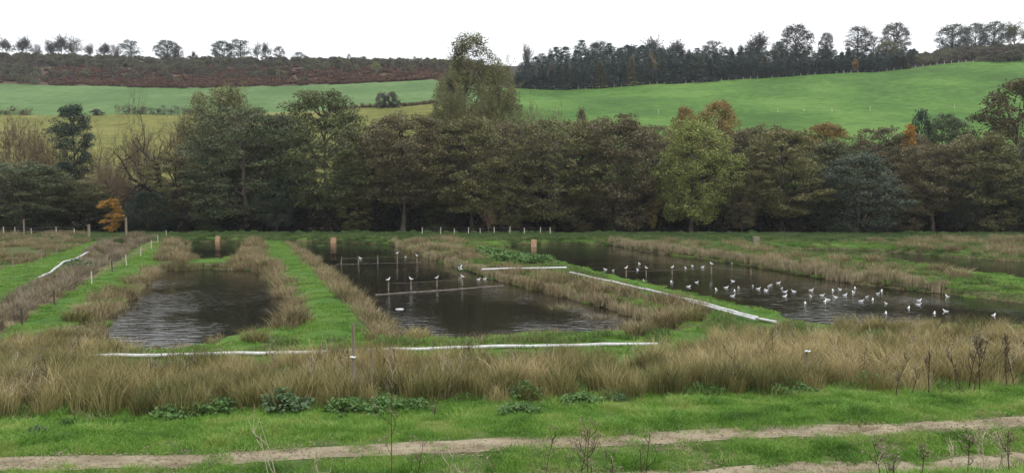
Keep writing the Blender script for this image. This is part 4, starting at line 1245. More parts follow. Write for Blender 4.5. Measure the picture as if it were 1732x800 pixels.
def box(acc, c, s):
    c = np.array(c); s = np.array(s) / 2
    V = np.array([(x, y, z) for x in (-1, 1) for y in (-1, 1) for z in (-1, 1)]) * s + c
    acc.add(V, [(0, 1, 3, 2), (4, 6, 7, 5), (0, 4, 5, 1), (2, 3, 7, 6), (0, 2, 6, 4), (1, 5, 7, 3)])


# wooden sluice boxes (monks) standing at the far ends of the ponds
for px, wl, top, w, mt, lab in [(903, 417.5, 402.5, .72, 'new_wood', "orange-brown wooden sluice box at the far end of the gull pond"), (563, 411, 400.5, .68, 'new_wood', "orange-brown wooden sluice box at the far end of the middle pond"),
                                (367, 409.5, 397.5, .6, 'new_wood', "leaning pale wooden sluice box at the far end of the left pond"), (1280, 421, 405, .85, 'post_wood', "weathered brown sluice box behind the gull pond by the far right pond")]:
    b = U(px, wl, 0.0); h = at(px, top, b[1])[2] * (1.3 if px == 1280 else .8)
    o = empty('sluice_box', b, lab, 'sluice box', rz=random.uniform(-.08, .08))
    for s in (-1, 1):
        a = Acc(); box(a, (s * (w / 2 - .03), .3, (h - .5) / 2 + .0), (.06, .6, h + .5)); obj('side_board', a.mesh("side_board", [M[mt]]), o)
    a = Acc(); box(a, (0, .62, (h - .5) / 2), (w, .05, h + .5)); obj('back_board', a.mesh("back_board", [M[mt]]), o)
    nb = 5
    for k in range(nb):
        a = Acc(); hh = h / nb; box(a, (0, .03 + .008 * (k % 2), hh * (k + .5) - .02), (w - .13, .05, hh - .012)); obj('board', a.mesh("board", [M[mt]]), o)
    if px == 367: o.rotation_euler = (0, .12, .1)

# plank sluice in the little dam of the left pond
b = U(358, 452, 0.15)
o = empty('plank_sluice', (b[0], b[1], 0), "small sluice with pale planks across the dam of the left pond", 'sluice')
for k, (dy, z, L) in enumerate(((0.0, .42, 2.3), (1.6, .55, 1.9))):
    a = Acc(); box(a, (0, dy, z), (L, .22, .05)); obj('plank', a.mesh("plank", [M['post_pale']]), o)
for s in (-1, 1):
    a = Acc(); box(a, (s * .75, .7, .2), (.08, 2.0, .75)); obj('side_wall', a.mesh("side_wall", [M['post_dark']]), o)
a = Acc(); box(a, (0, .5, .12), (1.4, .06, .5)); obj('gate_board', a.mesh("gate_board", [M['post_dark']]), o)


# white pipes lying on the banks
def pipe(name, P, rad, label, sag=0.0, joints=6.0, end=True):
    P = np.array(P, float); o = empty(name, P[0], label, 'pipe')
    Q = P - P[0]
    L = np.concatenate([[0], np.cumsum(np.linalg.norm(np.diff(Q, axis=0), axis=1))])
    n = max(6, int(L[-1] / .8)); tt = np.linspace(0, L[-1], n)
    C = np.stack([np.interp(tt, L, Q[:, k]) for k in range(3)], 1)
    C[:, 2] += .02 * np.sin(tt * 1.1) + .012 * np.sin(tt * 2.7 + 1); 
    V, F4 = tube(C, np.full(n, rad), 10)
    obj('tube', mesh("pipe_tube", V, [F4], [M['pipe']], True), o)
    for d in np.arange(joints * .6, L[-1] - 1, joints):
        c = np.array([np.interp(d, tt, C[:, k]) for k in range(3)]); e = np.array([np.interp(d + .18, tt, C[:, k]) for k in range(3)])
        V, F4 = tube([c, c + (e - c) * .1, e - (e - c) * .1, e], [rad, rad * 1.12, rad * 1.12, rad], 10)
        obj('coupling', mesh("pipe_coupling", V, [F4], [M['pipe']], True), o)
    if end:
        c = C[-1]; d = (C[-1] - C[-2]) / np.linalg.norm(C[-1] - C[-2])
        V, F4 = tube([c - d * .25, c - d * .2, c + d * .01, c + d * .01], [rad * 1.0, rad * 1.14, rad * 1.14, rad * .8], 10)
        obj('end_collar', mesh("pipe_end", V, [F4], [M['pipe']], True), o)
        V, F4 = tube([c + d * .012, c - d * .3], [rad * .8, rad * .8], 10)
        k = len(V); V = np.concatenate([V, [c - d * .02]])
        obj('shade_cap', mesh("pipe_shade_cap", V, [np.array([(i, (i + 1) % 10, k) for i in range(10)])], [M['pipe_end']]), o)  # dark cap closing the mouth, its colour stands in for inner shade


def pipe_line(pp, up, z0=.7):
    r = []
    for px, py in pp:
        p = on(px, py, z0); r.append((p[0], p[1], p[2] + up))
    return r


def lift(pp, n, z):
    P = [U(px, py, z) for px, py in pp]
    return P


pipe('long_pipe', [U(px, py, zz) for px, py, zz in ((92, 604, .92), (200, 601, .92), (330, 599, .92), (450, 597, .9), (600, 593, .9), (760, 588, .9), (900, 585, .9), (1000, 583, .9), (1112, 582, .88))], .08, "long white pipe lying across the front of the ponds behind the rushes", end=False)
pipe('bank_pipe', [U(px, py, zz) for px, py, zz in ((964, 461, 1.02), (1060, 482, 1.02), (1170, 508, 1.0), (1240, 526, .95), (1281, 538, .9))], .085, "white pipe running along the bank beside the gull pond")
pipe('loose_pipe', [U(px, py, zz) for px, py, zz in ((1284, 539.5, .8), (1312, 545, .76))], .08, "short loose end of white pipe on grass right of the long bank pipe")
pipe('second_pipe', [U(px, py, zz) for px, py, zz in ((1165, 510.5, .98), (1225, 525.5, .93), (1276, 539.5, .88))], .075, "second white pipe lying against the front of the bank pipe")
pipe('cross_pipe', [U(px, py, zz) for px, py, zz in ((815, 456, .95), (880, 453.5, 1.0), (958, 453, 1.0))], .085, "short white pipe lying across the bank between the middle and the gull pond")
pipe('ditch_pipe', [U(px, py, zz) for px, py, zz in ((58, 474, .55), (85, 461, .75), (108, 443, .85), (128, 438, .8), (150, 426, .8))], .11, "crooked pale pipe in the ditch at the left")


# ------------------------------------------------------------------ gulls
def gull_body(seed=0, wings=False):
    prof = [(-.235, .115, .004, .003), (-.19, .105, .03, .012), (-.12, .095, .05, .032), (-.04, .085, .072, .06), (.04, .085, .078, .066), (.1, .1, .065, .058), (.135, .135, .042, .045),
            (.15, .175, .034, .036), (.165, .205, .037, .036), (.19, .21, .028, .028), (.208, .207, .008, .008)]
    k = 10; V = []; 
    for x, z, w, h in prof:
        for i in range(k):
            a = 2 * math.pi * i / k
            V.append((x, w * math.sin(a), z + h * math.cos(a)))
    Fq = []; mi = []
    for r in range(len(prof) - 1):
        for i in range(k):
            Fq.append((r * k + i, r * k + (i + 1) % k, (r + 1) * k + (i + 1) % k, (r + 1) * k + i))
            topf = i in (0, 1, k - 1, k - 2)
            mi.append(2 if (r < 1) else 1 if (topf and r < 4) else 0)
    if wings:
        for s in (-1, 1):
            n0 = len(V)
            for u, c, dz, ch in ((.05, .02, .12, .14), (.22, .04, .28, .13), (.36, .0, .42, .1), (.47, -.06, .5, .04)):
                V += [(c + ch / 2, s * u, dz), (c - ch / 2, s * u, dz - .01), (c, s * u, dz + .014), (c, s * u, dz - .012)]
            for q in range(3):
                a = n0 + q * 4
                for e, f in ((0, 2), (2, 1), (1, 3), (3, 0)):
                    Fq.append((a + e, a + f, a + 4 + f, a + 4 + e)); mi.append(2 if q == 2 else 1 if e in (0, 2) else 0)
    return mesh("gull_body", V, [np.array(Fq)], [M['gull_white'], M['gull_grey'], M['gull_black']], True, midx=mi)


GB = gull_body(); GBW = gull_body(0, True)
bv, bq = tube([(.2, 0, .207), (.23, 0, .203), (.25, 0, .195)], [.011, .008, .002], 5)
GBILL = mesh("gull_bill", bv, [bq], [M['gull_bill']])
lv, lq = tube([(0, 0, -.06), (0.005, 0, .0), (0, 0, .06)], [.006, .006, .007], 4)
GLEG = mesh("gull_leg", lv, [lq], [M['gull_bill']])


def gull(loc, label, grp, stand=False, flying=False, rz=None, s=1.0):
    o = empty('gull', loc, label, 'gull', grp, random.random() * 6.28 if rz is None else rz, (s, s, s))
    b = obj('body', GBW if flying else GB, o, (0, 0, .06 if stand else -.065))
    obj('bill', GBILL, o, (0, 0, .06 if stand else -.065))
    if stand:
        b.rotation_euler = (0, -.25, 0)
        o.children[1].rotation_euler = (0, -.25, 0)
        for q in (-1, 1): obj('leg', GLEG, o, (.01, q * .025, .06))
    return o


random.seed(5)
SW = [(12, 404), (28, 382), (42, 374), (88, 360), (110, 394), (130, 414), (127, 442), (185, 412), (290, 404), (288, 444), (357, 436), (373, 474), (393, 463), (427, 409), (440, 447), (467, 400), (497, 434), (562, 395), (553, 420),
      (597, 471), (633, 447), (668, 465), (700, 426), (722, 411), (750, 487), (888, 515), (953, 468), (950, 493), (255, 488)]
SW = [(1292 + a / 3.636, 380 + b / 3.636) for a, b in SW]
SW += [(860 + a / 3.636, 380 + b / 3.636) for a, b in [(1000, 356), (1107, 382), (1157, 356), (1280, 402), (1338, 388), (1380, 349), (1415, 389), (1390, 412), (1378, 440), (1503, 380), (1535, 396), (1583, 408)]]
for px, py in SW:
    p = U(px, py, 0.0)
    gull((p[0], p[1], 0), "white gull swimming in the loose flock on the right-hand pond", 'gulls swimming on the right-hand pond')
for px, py, lab in [(1603, 502, "lone gull swimming close to the reedy far bank of the right-hand pond"), (1600, 527, "gull swimming off the front rushes, second from the right edge"), (1498, 531, "gull nearest the front rushes, left of the others there"),
                    (1580, 531, "gull swimming before the front rushes, just left of another one"), (1680, 534, "gull farthest right, swimming in the glittering corner of the pond"),
                    (1160, 454, "gull swimming between the posts of the right-hand pond, left of a pair"), (1171, 450, "gull swimming behind the post row of the right-hand pond"), (1188, 452, "gull swimming just left of the fourth post of the right-hand pond"),
                    (1238, 446, "gull resting near the far reeds of the right-hand pond"), (1082, 446.5, "gull floating farthest back behind the second post of the right-hand pond"),
                    (1079, 457, "gull floating between the first two posts of the right-hand pond"), (1037, 458, "gull floating behind the dead herbs on the bank, right of another"), (1024, 456, "gull floating leftmost on the right-hand pond"),
                    (1090, 476, "gull half hidden behind the bank grass by the second post"), (610, 437, "gull swimming beside the second post of the middle pond's far row"), (686, 435, "gull swimming right of the fourth post of the far row"),
                    (809, 473, "gull on the water by the end of the mud bar, left of three"), (820, 472, "gull on the water by the end of the mud bar, middle of three"), (834, 471, "gull on the water by the end of the mud bar, right of three")]:
    p = U(px, py, 0.0); gull((p[0], p[1], 0), lab, 'single gulls on the ponds')
for key, lab in [(('far', 3), "gull standing on the fourth post of the far row"), (('far', 4), "gull standing on the fifth post of the far row"), (('near', 0), "gull standing on the first post of the near row"),
                 (('near', 1), "gull standing on the second post of the near row"), (('near', 2), "gull standing on the third post of the near row"), (('near', 3), "gull standing on the fourth post of the near row"),
                 (('c', 0), "gull standing on the first post of the right-hand pond"), (('c', 1), "gull standing on the second post of the right-hand pond"), (('c', 2), "gull standing on the third post of the right-hand pond"),
                 (('c', 3), "gull standing on the tall fourth post of the right-hand pond")]:
    b, h = tops[key]; gull((b[0], b[1], max(h, .3) - .03), lab, 'gulls standing on posts', True, rz=random.choice([0.3, 2.8, -.4, 3.5]))
p = U(779, 462, 0.0); gull((p[0], p[1], .35), "gull alighting with raised wings by the fourth near post", 'single gulls on the ponds', flying=True, rz=2.9, s=1.2)
p = U(676, 523, 0.0)
a = Acc(); box(a, (0, 0, .01), (.5, .2, .05)); box(a, (.05, 0, .045), (.3, .14, .02))
tag(obj('floating_board', a.mesh("floating_board", [M['insulator']]), None, (p[0], p[1], 0)), "small white board floating in the front of the middle pond", 'board')

# ------------------------------------------------------------------ rushes, reeds and grass (uncountable stuff)
def mk_blades(name, mat, specs):
    return [blades(*a[:6], **a[6]).mesh(name, [M[mat]]) for a in specs]


RUSH = mk_blades("rush_tuft", 'rush', [(301 + i, 150, .34 + .06 * i, .35, 1.1, .016, dict(lean=(.35, .6, .9, .45)[i], splay=(.3, .2, .1, .5)[i])) for i in range(4)])
RUSHO = mk_blades("rush_tuft_olive", 'rush_olive', [(311 + i, 160, .3 + .05 * i, .5, 1.15, .016, dict(lean=.35, splay=.4)) for i in range(3)])
BANK = mk_blades("bank_tuft", 'bankrush', [(321 + i, 110, .45 + .1 * i, .25, .85, .026, dict(lean=(.5, .8, .4, .7)[i], splay=.25)) for i in range(4)])
PINK = mk_blades("herb_tuft", 'pinkherb', [(331 + i, 90, .5, .3, .95, .03, dict(lean=.4, splay=.3)) for i in range(3)])
REED = mk_blades("reed_tuft", 'reed', [(341 + i, 70, .3, .25, .6, .03, dict(lean=.15, splay=.1)) for i in range(3)])
GNEAR = mk_blades("grass_patch", 'g_near', [(351 + i, 260, .34, .04, .13, .012, dict(lean=.8)) for i in range(3)])
GTUFT = mk_blades("grass_tuft", 'g_near', [(356 + i, 200, .26, .08, .24, .013, dict(lean=.8, splay=.5)) for i in range(3)])
GPATH = mk_blades("path_patch", 'g_path', [(361 + i, 220, .6, .05, .16, .03, dict(lean=.8)) for i in range(3)])
GBANK = mk_blades("bank_grass_patch", 'g_bank', [(371 + i, 160, .6, .12, .42, .035, dict(lean=.6)) for i in range(3)])

# foreground band of rushes
XY = sample_poly(ZW['band'], 3.4, 11)
s_ = XY[:, 1] - .13 * XY[:, 0]
n_ = vnoise(XY[:, 0], XY[:, 1], 2.2, 31)
keep = (n_ > 0.18) & (s_ > 21.5 + 1.9 * vnoise(XY[:, 0], XY[:, 1], 3, 35)) & (rng.random(len(XY)) < np.clip(0.35 + (s_ - 22.2) / 3.0, 0.3, 1))
XY = XY[keep]; n_ = n_[keep]
ol = vnoise(XY[:, 0], XY[:, 1], 4.0, 33) > np.where((XY[:, 0] < -9.5) & (XY[:, 1] < 26), .3, .52)
scatter_on("rushes", RUSH, XY[~ol], .5, 1.2, "tan and brown rushes across the foreground between track and ponds", "rushes", 12)
scatter_on("olive_rushes", RUSHO, XY[ol], .7, 1.1, "darker olive rush tufts among the foreground rushes", "rushes", 13)
XY = np.concatenate([sample_poly(ZW[k], 2.4, 14 + i) for i, k in enumerate(('frontC', 'frontA'))])
XY = not_water(XY, .2); XY = XY[vnoise(XY[:, 0], XY[:, 1], 2.5, 36) > .38]
scatter_on("shore_rushes", RUSH + RUSHO, XY, .6, 1.0, "rushes fringing the near shores of the ponds", "rushes", 15)

# dry rough grass on the banks
XYs = []
for i, (k, dn) in enumerate((('A_left', 1.7), ('A_far', 2.2), ('A_mid', 2.2), ('A_right', 2.3), ('A_dam', 2.2), ('A_dam_right', 2.2), ('B_left', 2.6), ('BC', 1.5), ('CD', .8), ('D_right', .9))):
    q = sample_poly(ZW[k], dn, 40 + i)
    thr = {'BC': .42, 'CD': .55, 'D_right': .45, 'A_left': .4}.get(k, .22)
    XYs.append(q[vnoise(q[:, 0], q[:, 1], 2.6, 50 + i) > thr])
XY = not_water(np.concatenate(XYs), .25)
scatter_on("bank_grass", BANK, XY, .65, 1.25, "dry brown rough grass on the pond banks", "dry grass", 16)

# pale reed fringe along the waterlines of the two big ponds
def along(pts_px, step, off, seed):
    r = np.random.default_rng(seed)
    P = np.array([U(a, b, 0)[:2] for a, b in pts_px]); L = np.concatenate([[0], np.cumsum(np.linalg.norm(np.diff(P, axis=0), axis=1))])
    t = np.arange(0, L[-1], step) + r.random(int(math.ceil(L[-1] / step))) * step
    Q = np.stack([np.interp(t, L, P[:, 0]), np.interp(t, L, P[:, 1])], 1)
    return Q + r.normal(size=Q.shape) * off


XY = np.concatenate([along([(1120, 549), (1040, 523), (950, 499), (852, 476), (770, 450), (692, 424), (665, 414)], .28, .14, 1), along([(1035, 414.5), (1090, 424), (1250, 446), (1450, 480), (1600, 496)], .24, .16, 2),
                     along([(1035, 414.0), (1090, 423), (1250, 445), (1450, 479), (1560, 491)], .3, .25, 3)])
scatter_on("reed_fringe", REED, XY, .9, 1.5, "pale cut reeds fringing the waterline of the middle and right-hand ponds", "reeds", 17)
XY = np.concatenate([along([(505, 548), (492, 505), (462, 473), (435, 458)], .5, .2, 4), along([(150, 572), (178, 540), (222, 495), (268, 458)], .6, .2, 5), along([(520, 436), (560, 468), (606, 510), (648, 566)], .5, .2, 6),
                     along([(270, 457.5), (345, 455), (372, 455), (435, 457)], .4, .2, 7), along([(648, 568), (720, 574), (880, 568), (965, 567), (1085, 561)], 1.3, .25, 8), along([(172, 579), (270, 595), (395, 578), (455, 567)], 1.2, .2, 9)])
scatter_on("bank_fringe", BANK, XY, .45, .9, "dry grass overhanging the water's edge", "dry grass", 18)

# dead herbs filling the ditch at the left, sedge of the left field
XY = sample_poly(ZW['ditch'], 1.8, 61); XY = XY[vnoise(XY[:, 0], XY[:, 1], 2.5, 62) > .25]
scatter_on("dead_herbs", PINK + BANK[:1], XY, .6, 1.2, "pinkish brown dead herbs filling the ditch at the left", "dead herbs", 19)
XY = sample_poly(ZW['left_field'], 1.6, 63); XY = XY[vnoise(XY[:, 0], XY[:, 1], 4, 64) > .3]
scatter_on("sedge", BANK + GBANK, XY, .5, 1.1, "flattened sedge of the rough field at the far left", "sedge", 20)

# grass
def rect(x0, x1, y0, y1, dens, seed):
    r = np.random.default_rng(seed); n = int((x1 - x0) * (y1 - y0) * dens)
    return np.stack([r.uniform(x0, x1, n), r.uniform(y0, y1, n)], 1)


XY = rect(-24, 26, 12, 28, 15, 71); s_ = XY[:, 1] - .13 * XY[:, 0]
rq = rng.random(len(XY)) * .3; rut = (np.abs(s_ - 18.65) < .36 + rq) | (np.abs(s_ - 16.3) < .4 + rq)
rut &= rng.random(len(XY)) > .04
strip = (s_ > 16.8) & (s_ < 18.2)
thin = strip & (vnoise(XY[:, 0], XY[:, 1], 1.2, 72) < .3) & (rng.random(len(XY)) < .7)
XY1 = XY[~rut & ~thin & (s_ > 13) & (s_ < 24.8)]
scatter_on("grass", GNEAR, XY1, .7, 1.25, "short green grass on the verge and between the wheel ruts", "grass", 21)
XY = rect(-24, 26, 12, 28, 3.2, 73); s_ = XY[:, 1] - .13 * XY[:, 0]
XY = XY[((s_ > 19.3) & (s_ < 24.5) & (vnoise(XY[:, 0], XY[:, 1], 1.6, 74) > .42)) | ((s_ > 17.0) & (s_ < 17.9) & (vnoise(XY[:, 0], XY[:, 1], 1.6, 75) > .62)) | ((s_ < 15.6) & (vnoise(XY[:, 0], XY[:, 1], 1.6, 76) > .5))]
scatter_on("grass_tufts", GTUFT, XY, .7, 1.35, "longer lush grass tufts along the track", "grass", 22)
XY = rect(-70, 95, 33, 112, 1.0, 77)
XY = not_water(not_in(XY, 'band', 'ditch', 'left_field'), -1)
XY = XY[(np.abs(XY[:, 0]) < XY[:, 1] * .72 + 3)]
for poly in PONDS.values(): XY = XY[~in_poly(XY, poly)]
PIPE_L = [U(px, py, .95)[:2] for px, py in ((964, 461), (1060, 482), (1170, 508), (1240, 526), (1281, 538), (1312, 545))]
XY = XY[seg_dist(XY, PIPE_L, False) > .7]
scatter_on("path_grass", GPATH, XY, .7, 1.3, "bright green mown grass of the banks and paths between the ponds", "grass", 23)
XYs = [sample_poly(px_poly(v), d, 80 + i) for i, (v, d) in enumerate([
    ([(1040, 408), (1300, 412), (1480, 436), (1732, 486), (1732, 500), (1450, 474), (1250, 440), (1100, 420)], .9), ([(1290, 402), (1900, 400), (1900, 442), (1560, 432), (1480, 420), (1290, 418)], .8),
    ([(270, 398), (1300, 402), (1300, 409), (1030, 412), (870, 411), (600, 408), (270, 406)], .9), ([(680, 420), (760, 404), (900, 425), (960, 452), (1080, 490), (880, 470), (780, 445)], 1.1),
    ([(1180, 560), (1200, 530), (1300, 548), (1450, 562), (1732, 560), (1732, 585), (1300, 590)], 1.6), ([(100, 575), (180, 545), (270, 460), (300, 455), (420, 458), (240, 460), (160, 580)], 1.0), ([(0, 610), (420, 584), (660, 572), (1100, 566), (1190, 560), (1100, 585), (0, 622)], .8)])]
XY = np.concatenate(XYs)
for poly in PONDS.values(): XY = XY[~in_poly(XY, poly)]
XY = XY[seg_dist(XY, PIPE_L, False) > .9]
scatter_on("long_grass", GBANK, XY, .6, 1.2, "longer rough green grass on the banks", "grass", 24)
PEB = []
for i in range(3):
    r2 = np.random.default_rng(600 + i); A_ = Acc()
    for q in range(26):
        ce = np.array([r2.normal() * .22, r2.normal() * .22, 0]); sz = .008 + .022 * r2.random() ** 2
        dd = np.array([(1, 0, 0), (0, 1, 0), (-1, 0, 0), (0, -1, 0), (0, 0, .8), (0, 0, -.4)]) * (sz * (.7 + .6 * r2.random((6, 1))))
        A_.add(ce + dd, T=[(0, 1, 4), (1, 2, 4), (2, 3, 4), (3, 0, 4), (1, 0, 5), (2, 1, 5), (3, 2, 5), (0, 3, 5)])
    PEB.append(A_.mesh("clods", [M['dirt']]))
XY = rect(-24, 26, 12, 28, 10, 95); s_ = XY[:, 1] - .13 * XY[:, 0]
XY = XY[(np.abs(s_ - 18.65) < .55) | (np.abs(s_ - 16.3) < .6)]
scatter_on("clods", PEB, XY, .6, 1.4, "clods and pebbles lying in the wheel ruts", "clods", 27, .02)
STRAW = mk_blades("straw", 'reed', [(611 + i, 60, .4, .02, .12, .014, dict(lean=2.2)) for i in range(3)])
XY = rect(-24, 26, 12, 28, 5, 96); s_ = XY[:, 1] - .13 * XY[:, 0]
nn_ = vnoise(XY[:, 0], XY[:, 1], 1.3, 97)
XY = XY[((np.abs(s_ - 17.6) < 1.1) & (nn_ > .45)) | ((s_ > 15.2) & (s_ < 19.4) & (nn_ > .72)) | ((s_ > 22.2) & (s_ < 25) & (nn_ > .35))]
scatter_on("straw", STRAW, XY, .6, 1.2, "dry straw and dead grass blades along the track and at the foot of the rushes", "straw", 28, .015)
GFAR = mk_blades("far_bank_patch", 'g_far', [(375 + i, 160, .7, .12, .4, .045, dict(lean=.6)) for i in range(3)])
XY = rect(-75, 100, 108, 126, 1.4, 94)
for poly in PONDS.values(): XY = XY[~in_poly(XY, poly)]
scatter_on("far_bank_grass", GFAR, XY, .7, 1.3, "deep green long grass on the far bank before the wood", "grass", 29)
XY = along([(281, 404), (238, 435), (155, 483), (38, 554), (-60, 608)], .12, .16, 107)
scatter_on("worn_straw", STRAW, XY, .7, 1.3, "worn straw line along the foot of the left bank fence", "straw", 33, .02)
# scattered yellow-green grass inside the rushes
XY = np.concatenate([sample_poly(ZW['band'], 1.5, 91), rect(-24, 26, 18, 29, .8, 92)]); s_ = XY[:, 1] - .13 * XY[:, 0]; XY = XY[((s_ < 27.5) | (rng.random(len(XY)) < .6)) & (s_ > 22.3 + 1.2 * vnoise(XY[:, 0], XY[:, 1], 2, 93))]
scatter_on("rough_grass", GBANK, XY, .6, 1.0, "rough grass growing through the front of the rushes", "grass", 25)

# ------------------------------------------------------------------ singled-out plants
# big rush clumps on the banks
CL = [blades(401 + i, 420, .6, .45, 1.15, .024, lean=.5, splay=.45).mesh("rush_clump", [M['rush_olive' if i % 2 else 'bankrush']]) for i in range(4)]
for px, py, s, k, lab in [
    (92, 582, 1.0, 1, "olive rush clump at the foot of the left grass bank, nearest the left edge"), (128, 543, .9, 1, "olive rush clump on the left bank above the front corner of the left pond"), (140, 527, .8, 0, "brown rush clump on the left bank of the left pond, halfway up"),
    (215, 505, .9, 0, "dry rush clump leaning over the left pond from the left bank"), (238, 478, 1.0, 0, "tall dry rush clump at the back left corner of the left pond"), (300, 440, 1.2, 0, "dry rush clump left of the little back pond"),
    (432, 578, .8, 1, "dark rush clump at the front right corner of the left pond"), (490, 548, 1.2, 0, "large dry rush clump at the front end of the bank right of the left pond"), (480, 505, 1.1, 0, "dry rush clump halfway along the bank right of the left pond"),
    (425, 430, 1.0, 0, "dry rush clump between the back pond and the grass path"), (650, 560, 1.0, 1, "olive rush clump at the front end of the middle pond's left bank"), (706, 574, .8, 1, "small olive rush clump on the front shore of the middle pond"),
    (955, 505, 1.2, 1, "olive rush clump at the left of the thick stand below the bank pipe"), (1010, 520, 1.5, 0, "tall dry rush clump in the middle of the stand below the bank pipe"), (1075, 532, 1.5, 1, "large olive rush clump in the stand below the bank pipe"),
    (1130, 552, 1.2, 0, "dry rush clump right of the large olive one below the bank pipe"), (1165, 545, 1.4, 1, "dark brown rush clump at the right end of the stand below the bank pipe"), (1080, 566, .9, 0, "pale rush clump at the front right corner of the middle pond"),
    (1480, 445, 1.1, 0, "reddish dry rush clump on the bank left of the far right pond"), (1590, 462, 1.2, 0, "dry rush clump overlooking the far right pond"), (1620, 470, 1.2, 0, "dry rush clump right of another overlooking the far right pond"),
    (1490, 420, 1.2, 1, "dark rush clump at the corner of the far right pond"), (1555, 416, 1.0, 1, "dark rush clump on the far shore of the far right pond")]:
    p = on(px, py); o = tag(obj('rush_clump', CL[k if k < 2 and random.random() < .5 else (k % 2) + 2], None, p), lab, 'rushes', 'rush clumps on the banks')
    s = min(s, 1.15); o.scale = (s * 1.15, s * 1.15, s * .85); o.rotation_euler = (0, 0, random.random() * 6.28)

# nettle patches
for px, py, k, W, H, leaf, lab in [
    (480, 694, 'nettle0', 1.5, .65, 'l_nettle_blue', "bluish green nettle clump left of the tall wooden post"), (590, 698, 'nettle1', 1.5, .4, 'l_nettle', "nettle patch at the foot of the tall wooden post"), (650, 697, 'nettle1', 1.7, .4, 'l_nettle', "nettle patch right of the tall wooden post"),
    (705, 694, 'nettle1', 1.2, .32, 'l_nettle', "nettle patch farthest right of the tall wooden post"), (985, 684, 'nettle1', 1.6, .3, 'l_nettle', "nettle clump in the verge right of the middle"), (1050, 680, 'nettle1', .6, .25, 'l_nettle_blue', "small bluish weed right of the middle nettle clump"),
    (1200, 664, 'nettle1', 1.3, .28, 'l_nettle', "nettle clump at the edge of the rushes left of the thin post"), (1350, 664, 'nettle1', 1.5, .32, 'l_nettle', "nettle clump at the foot of the thin post at the right"), (62, 733, 'nettle0', .5, .22, 'l_nettle_blue', "small dock plant in the grass at the left"),
    (110, 720, 'nettle1', .5, .2, 'l_nettle', "second small dock plant at the edge of the rushes at the left"), (300, 704, 'nettle1', 1.8, .35, 'l_nettle', "low weeds at the front of the rushes left of the nettle clump"), (880, 700, 'nettle1', 1.5, .25, 'l_nettle', "low nettle patch in the verge left of the middle clump"),
    (545, 408, 'nettle0', 3.0, .9, 'l_nettle', "leafy plant beside the sluice box of the middle pond"), (820, 432, 'nettle1', 5.0, .9, 'l_nettle', "nettle bed on the bank behind the short cross pipe, left part"), (865, 440, 'nettle1', 5.0, .9, 'l_nettle', "nettle bed on the bank behind the short cross pipe, middle part"),
    (910, 448, 'nettle1', 4.5, .9, 'l_nettle', "nettle bed on the bank behind the short cross pipe, right part"), (1272, 409, 'nettle0', 2.4, 1.1, 'l_nettle', "leafy plant against the weathered sluice box"), (130, 452, 'nettle0', 3.0, 1.0, 'l_nettle_blue', "dark bush in the ditch beside the crooked pipe")]:
    p = on(px, py, 1.2); plant(k, 'nettle_patch', 'weeds', p[0], p[1], H, W, lab, 'weeds', leaf, parts=('stems', 'leaves'))
# nettle fringe along the foot of the wood
nm = [KIND['nettle0'][1], KIND['nettle1'][1]]
XY = np.stack([rng.uniform(-62, 70, 420), 124.2 + 2.0 * rng.random(420)], 1)
XY = XY[(rng.random(420) < np.where(XY[:, 0] < -10, .9, .25))]
scatter_on("nettle_fringe", nm, XY, .35, .9, "nettles and weeds along the foot of the wood", "nettles", 26)


# dead weed stalks
def weed(seed, H, nb, mat, spread_=.5, heads=True, lean=0.1, rad=.012):
    r = np.random.default_rng(seed)
    st = Acc(); hd = Acc()
    n = 7; pts = [np.zeros(3)]; d = np.array([r.normal() * lean, r.normal() * lean, 1.])
    for i in range(n - 1):
        d = d + r.normal(size=3) * .07; d[2] = max(d[2], .6); d /= np.linalg.norm(d); pts.append(pts[-1] + d * H / (n - 1))
    pts = np.array(pts); pts[0, 2] = -.1
    st.add(*tube(pts, np.linspace(rad, rad * .45, n), 5))
    tips = [pts[-1]]
    for b in range(nb):
        t = .3 + .65 * r.random(); q = np.array([np.interp(t * (n - 1), np.arange(n), pts[:, k]) for k in range(3)])
        az = r.random() * 6.28; L = H * (.15 + .25 * r.random()) * (1.2 - t * .5)
        e = q + np.array([math.cos(az) * spread_, math.sin(az) * spread_, .85]) * L
        m = (q + e) / 2 + np.array([math.cos(az), math.sin(az), -.2]) * L * .12
        st.add(*tube([q, m, e], [rad * .6, rad * .5, rad * .3], 4)); tips.append(e)
        for c in range(2):
            e2 = m + (r.normal(size=3) * .3 + np.array([0, 0, .5])) * L * .7
            st.add(*tube([m, e2], [rad * .4, rad * .2], 3)); tips.append(e2)
    if heads:
        for t in tips:
            V, Q, v = leaves(r, t + r.normal(size=(10, 3)) * .02, .03, 0, .8); hd.add(V, Q, v=v)
    sm_ = st.mesh("dead_stalk", [M[mat]], True)
    hm = hd.mesh("seed_heads", [M['pinkherb']]) if heads else None
    return sm_, hm


def put_weed(px, base_py, top_py, Y, nb, mat, label, seed, spread_=.5, heads=True, rad=.012):
    x = (px - 866) / F * Y; g = float(hz(x, Y)); H = max(.3, at(px, top_py, Y)[2] - g)
    s, h = weed(seed, H, nb, mat, spread_, heads, .08, rad)
    o = empty('dead_weed', (x, Y, g), label, 'dead weed', 'dead weed stalks')
    obj('stalk', s, o)
    if h: obj('seed_heads', h, o)['kind'] = 'stuff'


